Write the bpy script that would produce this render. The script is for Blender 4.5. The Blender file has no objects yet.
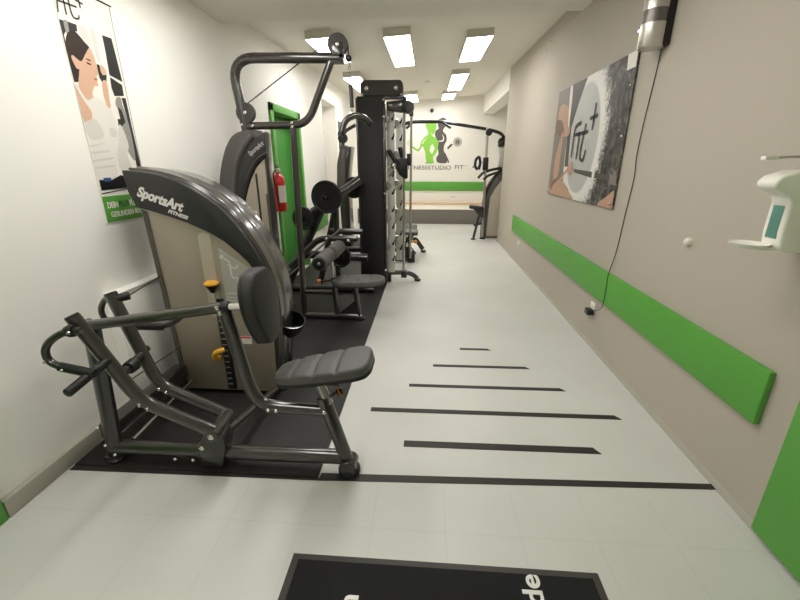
import bpy, bmesh, math, random
from mathutils import Vector, Matrix
S = bpy.context.scene
COL = S.collection
PI = math.pi
rnd = random.Random(7)

# ------------------------------------------------------------------ materials
def lin(c):
    c = c / 255.0
    return c / 12.92 if c <= 0.04045 else ((c + 0.055) / 1.055) ** 2.4
def rgb(r, g, b): return (lin(r), lin(g), lin(b), 1)
M = {}
LAMP = 14.6
def mat(name, col, rough=0.5, metal=0.0, coat=0.0, emit=None, estr=0, noise=None, bump=None, alpha=None, spec=None, transmission=0):
    m = bpy.data.materials.new(name); m.use_nodes = True
    nt = m.node_tree; b = nt.nodes['Principled BSDF']
    b.inputs['Base Color'].default_value = col
    b.inputs['Roughness'].default_value = rough
    b.inputs['Metallic'].default_value = metal
    b.inputs['Coat Weight'].default_value = coat
    b.inputs['Coat Roughness'].default_value = 0.12
    if spec is not None: b.inputs['Specular IOR Level'].default_value = spec
    if transmission: b.inputs['Transmission Weight'].default_value = transmission
    if emit:
        b.inputs['Emission Color'].default_value = emit
        b.inputs['Emission Strength'].default_value = estr
    tc = None
    if noise or bump:
        tc = nt.nodes.new('ShaderNodeTexCoord')
    if noise:   # (scale, amount)
        n = nt.nodes.new('ShaderNodeTexNoise'); n.inputs['Scale'].default_value = noise[0]; n.inputs['Detail'].default_value = 5
        nt.links.new(tc.outputs['Object'], n.inputs['Vector'])
        mr = nt.nodes.new('ShaderNodeMapRange')
        mr.inputs['From Min'].default_value = .3; mr.inputs['From Max'].default_value = .7
        mr.inputs['To Min'].default_value = 1 - noise[1]; mr.inputs['To Max'].default_value = 1 + noise[1]
        nt.links.new(n.outputs['Fac'], mr.inputs['Value'])
        mx = nt.nodes.new('ShaderNodeVectorMath'); mx.operation = 'SCALE'
        mx.inputs[0].default_value = col[:3]
        nt.links.new(mr.outputs['Result'], mx.inputs['Scale'])
        nt.links.new(mx.outputs['Vector'], b.inputs['Base Color'])
    if bump:    # (scale, strength)
        n = nt.nodes.new('ShaderNodeTexNoise'); n.inputs['Scale'].default_value = bump[0]; n.inputs['Detail'].default_value = 6
        nt.links.new(tc.outputs['Object'], n.inputs['Vector'])
        bp = nt.nodes.new('ShaderNodeBump'); bp.inputs['Strength'].default_value = bump[1]; bp.inputs['Distance'].default_value = .01
        nt.links.new(n.outputs['Fac'], bp.inputs['Height'])
        nt.links.new(bp.outputs['Normal'], b.inputs['Normal'])
    M[name] = m
    return m
mat('wall_left', rgb(244, 242, 236), .75, bump=(18, .08))
mat('wall_right', rgb(178, 170, 157), .7, bump=(14, .10))
mat('wall_back', rgb(232, 229, 222), .75, bump=(18, .08))
mat('ceiling', rgb(236, 232, 222), .8)
mat('frame', rgb(50, 46, 42), .28, .1, 1.0, noise=(60, .04))
mat('frame_dark', rgb(36, 33, 31), .34, .1, .9)
mat('matte_grey', rgb(62, 59, 56), .55, .1)
mat('shell', rgb(60, 56, 53), .3, .1, 1.0)
mat('cover', rgb(27, 26, 25), .38, 0, .15, bump=(300, .05))
mat('shroud', rgb(158, 148, 132), .33, .3, .3, noise=(2.5, .05))
mat('shroud_edge', rgb(84, 78, 70), .4, .2)
mat('black', rgb(18, 18, 18), .45)
mat('green_ink', rgb(46, 92, 44), .5)
mat('gloss_black', rgb(14, 14, 15), .18, 0, .5)
mat('panel_black', rgb(30, 29, 29), .5, .1, noise=(6, .08))
mat('rubber', rgb(25, 21, 19), .62, bump=(160, .25), noise=(4, .08))
mat('chrome', rgb(215, 213, 208), .18, 1)
mat('steel', rgb(176, 174, 168), .32, .9)
mat('silver_paint', rgb(204, 202, 196), .45, .2)
mat('pad', rgb(32, 31, 30), .55, bump=(220, .12))
mat('pad_seat', rgb(82, 81, 80), .48, bump=(220, .12))
mat('pad_base', rgb(22, 22, 22), .55)
mat('roller', rgb(84, 82, 78), .6)
mat('yellow', rgb(232, 172, 40), .4, 0, .3)
mat('orange', rgb(226, 138, 40), .4)
mat('green', rgb(88, 160, 62), .5, noise=(3, .03))
mat('green_dark', rgb(62, 136, 50), .5)
mat('white_plastic', rgb(236, 233, 224), .35, 0, .2)
mat('white', rgb(240, 238, 232), .5)
mat('offwhite', rgb(222, 216, 204), .6)
mat('teal', rgb(92, 140, 128), .2, 0, .5)
mat('red', rgb(200, 24, 26), .28, 0, .6)
mat('label', rgb(222, 216, 206), .6)
mat('cable', rgb(36, 34, 33), .5)
mat('tape', rgb(34, 30, 27), .55, noise=(30, .12))
mat('mat_border', rgb(62, 59, 56), .6)
mat('mat_pile', rgb(17, 17, 19), .95, bump=(400, .4), noise=(40, .15))
mat('stage', rgb(118, 112, 105), .6)
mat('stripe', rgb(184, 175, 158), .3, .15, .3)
mat('wood', rgb(214, 182, 148), .5, noise=(8, .06))
mat('baseboard', rgb(168, 164, 152), .5)
mat('lamp_housing', rgb(205, 200, 188), .5)
mat('diffuser', rgb(255, 250, 240), .4, emit=(1, .972, .94, 1), estr=LAMP)
mat('led', rgb(120, 170, 255), .3, emit=(.35, .55, 1, 1), estr=25)
mat('brushed', rgb(205, 202, 194), .3, .8)
mat('brushed_dark', rgb(120, 116, 110), .4, .7)
mat('aluminium', rgb(190, 188, 182), .35, .8)
mat('placard', rgb(168, 166, 156), .45)
mat('placard_ink', rgb(205, 203, 196), .5)
mat('text_white', rgb(225, 224, 220), .5)
mat('charcoal', rgb(88, 84, 80), .6)
mat('logo_green', rgb(134, 196, 74), .6)
mat('logo_pale', rgb(206, 222, 184), .6)
mat('logo_grey', rgb(150, 147, 142), .6)
# print colours of the posters
for n, c in dict(dark=(48, 48, 46), grey=(150, 148, 142), pale=(214, 210, 202), hair=(52, 40, 35), skin=(212, 172, 146), lips=(168, 92, 78),
                 shirt=(226, 222, 214), shade=(211, 207, 199), black_ink=(26, 26, 28), blue=(60, 84, 130), paper=(236, 232, 222),
                 pgrey=(122, 116, 108), pdark=(72, 68, 64), pmid=(132, 128, 122), skin2=(182, 146, 122), skin3=(160, 116, 92), brown=(118, 92, 78),
                 pwhite=(226, 223, 216), pdisc=(176, 178, 176), plabel=(220, 216, 206), ink=(44, 43, 42)).items():
    mat('ink_' + n, rgb(*c), .45, spec=.25)
# print of the right poster: grey disc in a ring of flying chalk over dark stone
def print_mat():
    m = bpy.data.materials.new('print_ground'); m.use_nodes = True; M['ink_ground'] = m
    nt = m.node_tree; N = nt.nodes; L = nt.links; b = N['Principled BSDF']; b.inputs['Roughness'].default_value = .5; b.inputs['Specular IOR Level'].default_value = .3
    tc = N.new('ShaderNodeTexCoord'); mp = N.new('ShaderNodeMapping'); L.new(tc.outputs['Object'], mp.inputs['Vector'])
    mp.inputs['Location'].default_value = (0, .045, -.01); mp.inputs['Scale'].default_value = (0, 1/.395, 1/.515)
    ln = N.new('ShaderNodeVectorMath'); ln.operation = 'LENGTH'; L.new(mp.outputs[0], ln.inputs[0])
    def noise(sc, det, dist=0, rough=.6):
        n = N.new('ShaderNodeTexNoise'); n.inputs['Scale'].default_value = sc; n.inputs['Detail'].default_value = det
        n.inputs['Distortion'].default_value = dist; n.inputs['Roughness'].default_value = rough; L.new(tc.outputs['Object'], n.inputs['Vector']); return n.outputs['Fac']
    def mth(op, a, c):
        n = N.new('ShaderNodeMath'); n.operation = op
        for i, v in enumerate((a, c)):
            if hasattr(v, 'links'): L.new(v, n.inputs[i])
            else: n.inputs[i].default_value = v
        return n.outputs[0]
    # stone
    r = N.new('ShaderNodeValToRGB'); L.new(noise(7, 9, 1.6, .7), r.inputs['Fac'])
    e = r.color_ramp.elements; e[0].position = .40; e[0].color = rgb(52, 49, 47); e[1].position = .72; e[1].color = rgb(156, 151, 144)
    k = r.color_ramp.elements.new(.55); k.color = rgb(92, 88, 83)
    # ring: outer edge is ragged, inner edge clean
    d = ln.outputs['Value']
    dn = mth('ADD', d, mth('MULTIPLY', mth('SUBTRACT', noise(15, 9, .8, .9), .5), 1.7))
    ro = N.new('ShaderNodeMapRange'); ro.inputs['From Min'].default_value = 1.22; ro.inputs['From Max'].default_value = 1.42
    ro.inputs['To Min'].default_value = 1; ro.inputs['To Max'].default_value = 0; L.new(dn, ro.inputs['Value'])
    m1 = N.new('ShaderNodeMix'); m1.data_type = 'RGBA'; L.new(ro.outputs[0], m1.inputs['Factor']); L.new(r.outputs['Color'], m1.inputs['A']); m1.inputs['B'].default_value = rgb(226, 224, 218)
    ri = N.new('ShaderNodeMapRange'); ri.inputs['From Min'].default_value = .94; ri.inputs['From Max'].default_value = 1.0
    ri.inputs['To Min'].default_value = 1; ri.inputs['To Max'].default_value = 0; L.new(d, ri.inputs['Value'])
    m2 = N.new('ShaderNodeMix'); m2.data_type = 'RGBA'; L.new(ri.outputs[0], m2.inputs['Factor']); L.new(m1.outputs['Result'], m2.inputs['A']); m2.inputs['B'].default_value = rgb(186, 187, 183)
    L.new(m2.outputs['Result'], b.inputs['Base Color'])
print_mat()
# floor: painted screed, with laid square joints in the entrance strip
def floor_mat():
    m = bpy.data.materials.new('floor'); m.use_nodes = True; M['floor'] = m
    nt = m.node_tree; N = nt.nodes; L = nt.links; b = N['Principled BSDF']
    tc = N.new('ShaderNodeTexCoord'); sx = N.new('ShaderNodeSeparateXYZ'); L.new(tc.outputs['Object'], sx.inputs[0])
    def math_(op, a, bb=None, c=None):
        n = N.new('ShaderNodeMath'); n.operation = op
        for i, v in enumerate((a, bb, c)):
            if v is None: continue
            if hasattr(v, 'links'): L.new(v, n.inputs[i])
            else: n.inputs[i].default_value = v
        return n.outputs[0]
    X, Y = sx.outputs[0], sx.outputs[1]
    def joint(v, off, step, w):
        f = math_('FRACT', math_('DIVIDE', math_('SUBTRACT', v, off), step))
        d = math_('MINIMUM', f, math_('SUBTRACT', 1.0, f))
        return math_('LESS_THAN', d, w / step)
    j = math_('MAXIMUM', joint(X, .11, .33, .0028), joint(Y, 1.325, .66, .0028))
    j = math_('MULTIPLY', j, math_('LESS_THAN', Y, 1.58))
    n1 = N.new('ShaderNodeTexNoise'); n1.inputs['Scale'].default_value = 1.3; n1.inputs['Detail'].default_value = 4
    L.new(tc.outputs['Object'], n1.inputs['Vector'])
    n2 = N.new('ShaderNodeTexNoise'); n2.inputs['Scale'].default_value = 60; n2.inputs['Detail'].default_value = 3
    L.new(tc.outputs['Object'], n2.inputs['Vector'])
    r = N.new('ShaderNodeValToRGB')
    r.color_ramp.elements[0].position = .3; r.color_ramp.elements[0].color = rgb(196, 196, 190)
    r.color_ramp.elements[1].position = .7; r.color_ramp.elements[1].color = rgb(205, 205, 200)
    L.new(n1.outputs['Fac'], r.inputs['Fac'])
    mx = N.new('ShaderNodeMix'); mx.data_type = 'RGBA'
    L.new(math_('MULTIPLY', j, .14), mx.inputs['Factor']); L.new(r.outputs['Color'], mx.inputs['A']); mx.inputs['B'].default_value = rgb(150, 150, 140)
    L.new(mx.outputs['Result'], b.inputs['Base Color'])
    b.inputs['Roughness'].default_value = .42; b.inputs['Specular IOR Level'].default_value = .4
    bp = N.new('ShaderNodeBump'); bp.inputs['Strength'].default_value = .12; bp.inputs['Distance'].default_value = .004
    h = math_('SUBTRACT', math_('MULTIPLY', n2.outputs['Fac'], .3), j)
    L.new(h, bp.inputs['Height']); L.new(bp.outputs['Normal'], b.inputs['Normal'])
floor_mat()

# ------------------------------------------------------------------ object helpers
WLOC = {}
def thing(name, label, cat, loc, group=None):
    o = bpy.data.objects.new(name, None); COL.objects.link(o)
    o.location = loc; o.empty_display_size = .1
    WLOC[o] = Vector(loc)
    o['label'] = label; o['category'] = cat
    if group: o['group'] = group
    return o
def tag(o, label, cat, group=None):
    o['label'] = label; o['category'] = cat
    if group: o['group'] = group
    return o
class MB:
    def __init__(s): s.bm = bmesh.new(); s.mats = []
    def mi(s, m):
        if m not in s.mats: s.mats.append(m)
        return s.mats.index(m)
    def _new(s, verts, faces, m, smooth=False, bevel=0, seg=2):
        b = bmesh.new(); vs = [b.verts.new(v) for v in verts]
        for f in faces:
            try: b.faces.new([vs[i] for i in f])
            except ValueError: pass
        if bevel:
            bmesh.ops.recalc_face_normals(b, faces=b.faces)
            es = [e for e in b.edges if len(e.link_faces) == 2 and e.calc_face_angle(0) > .5]
            bmesh.ops.bevel(b, geom=es, offset=bevel, segments=seg, affect='EDGES', profile=.5, clamp_overlap=True)
        bmesh.ops.recalc_face_normals(b, faces=b.faces)
        k = s.mi(m)
        for f in b.faces: f.material_index = k; f.smooth = True
        tmp = bpy.data.meshes.new('t'); b.to_mesh(tmp); b.free(); s.bm.from_mesh(tmp); bpy.data.meshes.remove(tmp)
        return s
    def box(s, lo, hi, m, bevel=0, mtx=None, seg=2):
        x0, y0, z0 = lo; x1, y1, z1 = hi
        v = [Vector(p) for p in ((x0,y0,z0),(x1,y0,z0),(x1,y1,z0),(x0,y1,z0),(x0,y0,z1),(x1,y0,z1),(x1,y1,z1),(x0,y1,z1))]
        if mtx: v = [mtx @ p for p in v]
        return s._new(v, [(0,3,2,1),(4,5,6,7),(0,1,5,4),(1,2,6,5),(2,3,7,6),(3,0,4,7)], m, bevel=bevel, seg=seg)
    def hexa(s, pts, m):
        return s._new(pts, [(0,3,2,1),(4,5,6,7),(0,1,5,4),(1,2,6,5),(2,3,7,6),(3,0,4,7)], m)
    def prism(s, out, a0, a1, m, axis='y', bevel=0, seg=2):
        """outline given in the plane across AXIS, pushed from a0 to a1"""
        def P(u, v, a): return {'y': (u, a, v), 'x': (a, u, v), 'z': (u, v, a)}[axis]
        n = len(out)
        v = [P(u, w, a0) for u, w in out] + [P(u, w, a1) for u, w in out]
        f = [tuple(range(n)), tuple(range(2*n-1, n-1, -1))] + [(i, (i+1) % n, n+(i+1) % n, n+i) for i in range(n)]
        return s._new(v, f, m, bevel=bevel, seg=seg)
    def tube(s, pts, r, m, r2=None, fillet=0, n=16, ref=(0, 1, 0), caps=True, closed=False):
        """round (r) or oval (r across ref-normal, r2 along ref) tube along a polyline with rounded corners"""
        pts = [Vector(p) for p in pts]
        if fillet and len(pts) > 2:
            o = [pts[0]]
            for i in range(1, len(pts)-1):
                a, b, c = pts[i-1], pts[i], pts[i+1]
                d1 = min(fillet, (a-b).length*.48); d2 = min(fillet, (c-b).length*.48)
                p = b + (a-b).normalized()*d1; q = b + (c-b).normalized()*d2
                for k in range(9):
                    t = k/8; o.append(p*(1-t)**2 + b*2*t*(1-t) + q*t*t)
            o.append(pts[-1]); pts = o
        r2 = r2 or r; verts = []; N = len(pts)
        up = Vector(ref).normalized()
        for i, p in enumerate(pts):
            t = (pts[min(i+1, N-1)] - pts[max(i-1, 0)]).normalized()
            if closed: t = (pts[(i+1) % N] - pts[i-1]).normalized()
            u = up - t*up.dot(t)
            if u.length < .05: u = Vector((1, 0, 0)) - t*t.x
            if u.length < .05: u = Vector((0, 0, 1)) - t*t.z
            u.normalize(); w = t.cross(u); up = u if ref is None else up
            for k in range(n):
                a = 2*PI*k/n
                verts.append(p + u*math.cos(a)*r2 + w*math.sin(a)*r)
        f = []
        for i in range(N if closed else N-1):
            j = (i+1) % N
            for k in range(n):
                l = (k+1) % n
                f.append((i*n+k, i*n+l, j*n+l, j*n+k))
        if caps and not closed: f += [tuple(range(n)), tuple(range((N-1)*n, N*n))]
        return s._new(verts, f, m)
    def lathe(s, prof, org, axis, m, n=32):
        """profile [(radius, height)] about AXIS through ORG"""
        ax = Vector(axis).normalized(); u = ax.orthogonal().normalized(); w = ax.cross(u); org = Vector(org)
        v = []; f = []
        for r, h in prof:
            for k in range(n):
                a = 2*PI*k/n; v.append(org + ax*h + (u*math.cos(a) + w*math.sin(a))*max(r, 1e-5))
        for i in range(len(prof)-1):
            for k in range(n):
                l = (k+1) % n; f.append((i*n+k, i*n+l, (i+1)*n+l, (i+1)*n+k))
        f.append(tuple(range(n))); f.append(tuple(range((len(prof)-1)*n, len(prof)*n)))
        return s._new(v, f, m)
    def cyl(s, a, b, r, m, n=20, bev=.12):
        a = Vector(a); b = Vector(b); h = (b-a).length; e = min(r, h)*bev
        return s.lathe([(r-e, 0), (r, e), (r, h-e), (r-e, h)], a, b-a, m, n)
    def ball(s, c, r, m, n=16):
        prof = [(r*math.sin(PI*i/10), -r*math.cos(PI*i/10)) for i in range(11)]
        return s.lathe(prof, c, (0, 0, 1), m, n)
    def poly(s, pts3, m):
        return s._new(pts3, [tuple(range(len(pts3)))], m)
    def build(s, name, parent=None, kind=None, sharp=35):
        bm = s.bm
        c = Vector((0, 0, 0))
        if bm.verts:
            lo = Vector([min(v.co[i] for v in bm.verts) for i in range(3)]); hi = Vector([max(v.co[i] for v in bm.verts) for i in range(3)])
            c = (lo+hi)/2
            if parent is None and kind is None: c.z = lo.z
            if kind == 'structure': c = Vector((0, 0, 0))
        bmesh.ops.translate(bm, verts=bm.verts, vec=-c)
        me = bpy.data.meshes.new(name); bm.to_mesh(me); bm.free()
        for m in s.mats: me.materials.append(M[m])
        me.set_sharp_from_angle(angle=math.radians(sharp))
        o = bpy.data.objects.new(name, me); COL.objects.link(o)
        WLOC[o] = c
        if parent is not None:
            o.parent = parent; o.location = c - WLOC[parent]
        else: o.location = c
        if kind: o['kind'] = kind
        return o
def tube(name, parent, pts, r, m='frame', **k): return MB().tube(pts, r, m, **k).build(name, parent)
def foot(name, parent, x, y, r=.04, h=.03, m='black', z=0): return MB().lathe([(r, 0), (r, h*.4), (r*.8, h), (r*.3, h)], (x, y, z), (0, 0, 1), m).build(name, parent)
def bolts(name, parent, pts, axis, r=.01, m='chrome'):
    for p in pts:
        MB().lathe([(r, 0), (r, .004), (r*.6, .009), (0, .01)], p, axis, m, 12).build(name, parent)
def pad(outline, T, mtx, m_top, m_bot=None, grooves=(), gw=.006, gd=.008, crown=.01, rings=22):
    """upholstered pad over a closed outline (local u, v), T thick; grooves at constant u"""
    n = len(outline); cx = sum(p[0] for p in outline)/n; cy = sum(p[1] for p in outline)/n
    prof = [(.97, 0), (1.0, .12), (1.0, .35)]
    e = [(1.0, .55), (.995, .72), (.98, .86), (.955, .95), (.92, 1.0)]
    prof += e
    k = rings
    for i in range(1, k+1): prof.append((.92*(1-i/k), 1.0 + 0))
    V = []; F = []
    for s_, h in prof:
        for (u, v) in outline:
            uu = cx+(u-cx)*s_; vv = cy+(v-cy)*s_
            z = h*T
            if h >= 1: z += crown*(1-(s_/.92)**2)
            if h > .4:
                for g in grooves: z -= gd*math.exp(-((uu-g)/gw)**2)*min(1, (h-.4)*2)
            V.append(mtx @ Vector((uu, vv, z)))
    for i in range(len(prof)-1):
        for j in range(n):
            l = (j+1) % n; F.append((i*n+j, i*n+l, (i+1)*n+l, (i+1)*n+j))
    F.append(tuple(range(n)))
    mb = MB(); mb._new(V, F, m_top)
    return mb
def roundrect(w, h, r, n=8, cx=0, cy=0):
    o = []
    for (sx, sy, a0) in ((1, 1, 0), (-1, 1, 90), (-1, -1, 180), (1, -1, 270)):
        for k in range(n+1):
            a = math.radians(a0+90*k/n); o.append((cx+sx*(w/2-r)+r*math.cos(a), cy+sy*(h/2-r)+r*math.sin(a)))
    return o
def densify(o, step):
    out = []
    for i, p in enumerate(o):
        q = o[(i+1) % len(o)]; d = math.dist(p, q); k = max(1, int(d/step))
        for j in range(k): out.append((p[0]+(q[0]-p[0])*j/k, p[1]+(q[1]-p[1])*j/k))
    return out
def smooth_closed(pts, per=8):
    out = []; n = len(pts)
    for i in range(n):
        p0, p1, p2, p3 = (Vector(pts[(i+k-1) % n]) for k in range(4))
        for j in range(per):
            t = j/per
            out.append(tuple(.5*((2*p1)+(p2-p0)*t+(2*p0-5*p1+4*p2-p3)*t*t+(3*p1-p0-3*p2+p3)*t**3)))
    return out
def smooth_open(pts, per=6):
    out = []; n = len(pts)
    for i in range(n-1):
        p0, p1, p2, p3 = (Vector(pts[min(max(i+k-1, 0), n-1)]) for k in range(4))
        for j in range(per):
            t = j/per
            out.append(tuple(.5*((2*p1)+(p2-p0)*t+(2*p0-5*p1+4*p2-p3)*t*t+(3*p1-p0-3*p2+p3)*t**3)))
    out.append(tuple(pts[-1])); return out
def text(s, size, mtx, m, name, parent, bold=0.0, shear=0.0, extrude=.0008, sx=1.0, align='LEFT', space=1.0, width=None):
    cu = bpy.data.curves.new('txt', 'FONT'); cu.body = s; cu.size = size; cu.offset = bold; cu.shear = shear; cu.extrude = extrude
    cu.align_x = align; cu.space_character = space
    t = bpy.data.objects.new('txt', cu); COL.objects.link(t)
    bpy.context.view_layer.update()
    me = bpy.data.meshes.new_from_object(t.evaluated_get(bpy.context.evaluated_depsgraph_get()))
    bpy.data.objects.remove(t); bpy.data.curves.remove(cu)
    if width:
        xs = [v.co.x for v in me.vertices]; me.transform(Matrix.Translation((-min(xs), 0, 0))); sx = width/(max(xs)-min(xs))
    me.transform(mtx @ Matrix.Diagonal((sx, 1, 1, 1)))
    mb = MB(); mb.bm.from_mesh(me); mb.mi(m); bpy.data.meshes.remove(me)
    return mb.build(name, parent)
def frame_m(o, x, y):
    """matrix with local x and y along the given world directions"""
    x = Vector(x).normalized(); z = x.cross(Vector(y)).normalized(); y = z.cross(x)
    m = Matrix((x, y, z)).transposed().to_4x4(); m.translation = Vector(o); return m
def stroke(mb, pts, w, to3, m):
    """a pen stroke of width w drawn on a flat print"""
    P = [Vector(p) for p in smooth_open(pts, 5)] if len(pts) > 2 else [Vector(p) for p in pts]
    Lf = []; Rt = []
    for i, p in enumerate(P):
        t = (P[min(i+1, len(P)-1)]-P[max(i-1, 0)]).normalized(); nrm = Vector((-t.y, t.x))*w/2
        Lf.append(p+nrm); Rt.append(p-nrm)
    v = [to3(*a) for a in Lf]+[to3(*a) for a in Rt]; n = len(P)
    mb._new(v, [(i, i+1, n+i+1, n+i) for i in range(n-1)], m)
# flat artwork: outlines in metres on the wall plane (banner, far wall) or as fractions of the print (right poster)
LEFT_ART = [
    ('dark', [(2.232,2.257),(2.267,2.258),(2.273,2.202),(2.271,2.12),(2.278,2.066),(2.303,2.024),(2.3,1.975),(2.266,1.969),(2.245,2.059)]),
    ('dark', [(2.267,2.258),(2.291,2.259),(2.291,2.212),(2.266,2.183),(2.263,2.209)]),
    ('grey', [(2.291,2.259),(2.316,2.262),(2.314,2.218),(2.291,2.203)]),
    ('dark', [(2.316,2.262),(2.373,2.264),(2.369,2.231),(2.328,2.222),(2.314,2.218)]),
    ('pale', [(2.378,2.259),(2.438,2.262),(2.447,2.182),(2.409,2.192)]),
    ('pale', [(2.467,2.265),(2.494,2.262),(2.493,2.123),(2.465,2.127)]),
    ('dark', [(2.549,2.262),(2.622,2.264),(2.631,2.163),(2.64,2.034),(2.54,2.054),(2.548,2.176)]),
    ('dark', [(2.541,2.044),(2.63,2.016),(2.628,1.954),(2.545,1.942),(2.534,1.984)]),
    ('grey', [(2.558,1.933),(2.593,1.938),(2.592,1.881),(2.555,1.871),(2.539,1.897)]),
    ('dark', [(2.602,1.939),(2.638,1.944),(2.642,1.758),(2.65,1.575),(2.65,1.512),(2.61,1.538),(2.621,1.751)]),
    ('grey', [(2.552,1.888),(2.593,1.91),(2.621,1.751),(2.612,1.575),(2.558,1.635),(2.555,1.763)]),
    ('dark', [(2.55,1.882),(2.58,1.869),(2.593,1.801),(2.548,1.769),(2.524,1.772),(2.529,1.812),(2.554,1.815)]),
    ('pale', [(2.522,1.766),(2.555,1.763),(2.577,1.665),(2.549,1.604),(2.565,1.513),(2.492,1.478),(2.453,1.573)]),
    ('hair', [(2.288,2.193),(2.314,2.218),(2.348,2.228),(2.376,2.212),(2.402,2.19),(2.429,2.168),(2.406,2.138),(2.347,2.081),(2.32,2.037),(2.295,1.979),(2.287,2.016),(2.277,2.061),(2.267,2.11),(2.267,2.147)]),
    ('skin', [(2.429,2.168),(2.447,2.137),(2.451,2.103),(2.453,2.063),(2.453,2.043),(2.435,2.029),(2.437,2.014),(2.43,1.993),(2.433,1.978),(2.401,1.97),(2.375,1.932),(2.374,1.907),(2.341,1.892),(2.314,1.893),(2.29,1.944),(2.297,1.984),(2.32,2.037),(2.302,2.043),(2.285,2.086),(2.296,2.103),(2.324,2.09),(2.349,2.086),(2.389,2.129)]),
    ('hair', [(2.382,2.106),(2.41,2.107),(2.417,2.099),(2.394,2.101)]),
    ('hair', [(2.383,2.089),(2.413,2.085),(2.408,2.079),(2.387,2.08)]),
    ('lips', [(2.41,2.014),(2.437,2.013),(2.427,2.005),(2.413,2.006)]),
    ('skin', [(2.261,1.954),(2.285,1.948),(2.313,1.888),(2.336,1.83),(2.322,1.787),(2.272,1.762),(2.263,1.856)]),
    ('skin', [(2.485,2.095),(2.512,2.085),(2.517,2.055),(2.482,2.038),(2.474,2.062)]),
    ('dark', [(2.455,2.094),(2.477,2.094),(2.474,2.062),(2.483,2.043),(2.516,2.05),(2.503,2.011),(2.467,2.004),(2.454,2.023)]),
    ('skin', [(2.467,2.004),(2.503,2.011),(2.496,1.913),(2.49,1.869),(2.467,1.872),(2.456,1.934)]),
    ('shirt', [(2.263,1.959),(2.284,1.946),(2.316,1.898),(2.341,1.892),(2.383,1.913),(2.438,1.9),(2.467,1.872),(2.494,1.859),(2.509,1.777),(2.499,1.691),(2.468,1.62),(2.436,1.544),(2.424,1.48),(2.37,1.464),(2.275,1.467),(2.278,1.626),(2.272,1.762),(2.322,1.787),(2.336,1.83),(2.299,1.886)]),
    ('shade', [(2.272,1.762),(2.346,1.794),(2.383,1.75),(2.383,1.701),(2.317,1.681),(2.275,1.694)]),
    ('shade', [(2.279,1.652),(2.372,1.667),(2.37,1.662),(2.276,1.642)]),
    ('shade', [(2.275,1.615),(2.391,1.629),(2.395,1.618),(2.278,1.604)]),
    ('shade', [(2.275,1.572),(2.418,1.59),(2.414,1.579),(2.272,1.561)]),
    ('shade', [(2.27,1.534),(2.411,1.544),(2.4,1.533),(2.274,1.523)]),
    ('shade', [(2.446,1.755),(2.492,1.747),(2.487,1.707),(2.44,1.71)]),
    ('black', [(2.273,1.462),(2.368,1.458),(2.451,1.485),(2.514,1.465),(2.523,1.409),(2.273,1.402)]),
    ('blue', [(2.306,1.472),(2.365,1.473),(2.37,1.452),(2.311,1.449)]),
    ('black', [(2.271,1.387),(2.514,1.406),(2.512,1.401),(2.271,1.382)]),
]
LEFT_STROKES = [[(2.283, 2.372), (2.268, 2.289)], [(2.322, 2.385), (2.319, 2.292)], [(2.359, 2.406), (2.353, 2.36), (2.356, 2.309), (2.369, 2.293), (2.397, 2.299), (2.403, 2.317)], [(2.28, 2.345), (2.401, 2.353)], [(2.399, 2.386), (2.45, 2.382)], [(2.426, 2.411), (2.426, 2.356)]]
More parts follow.
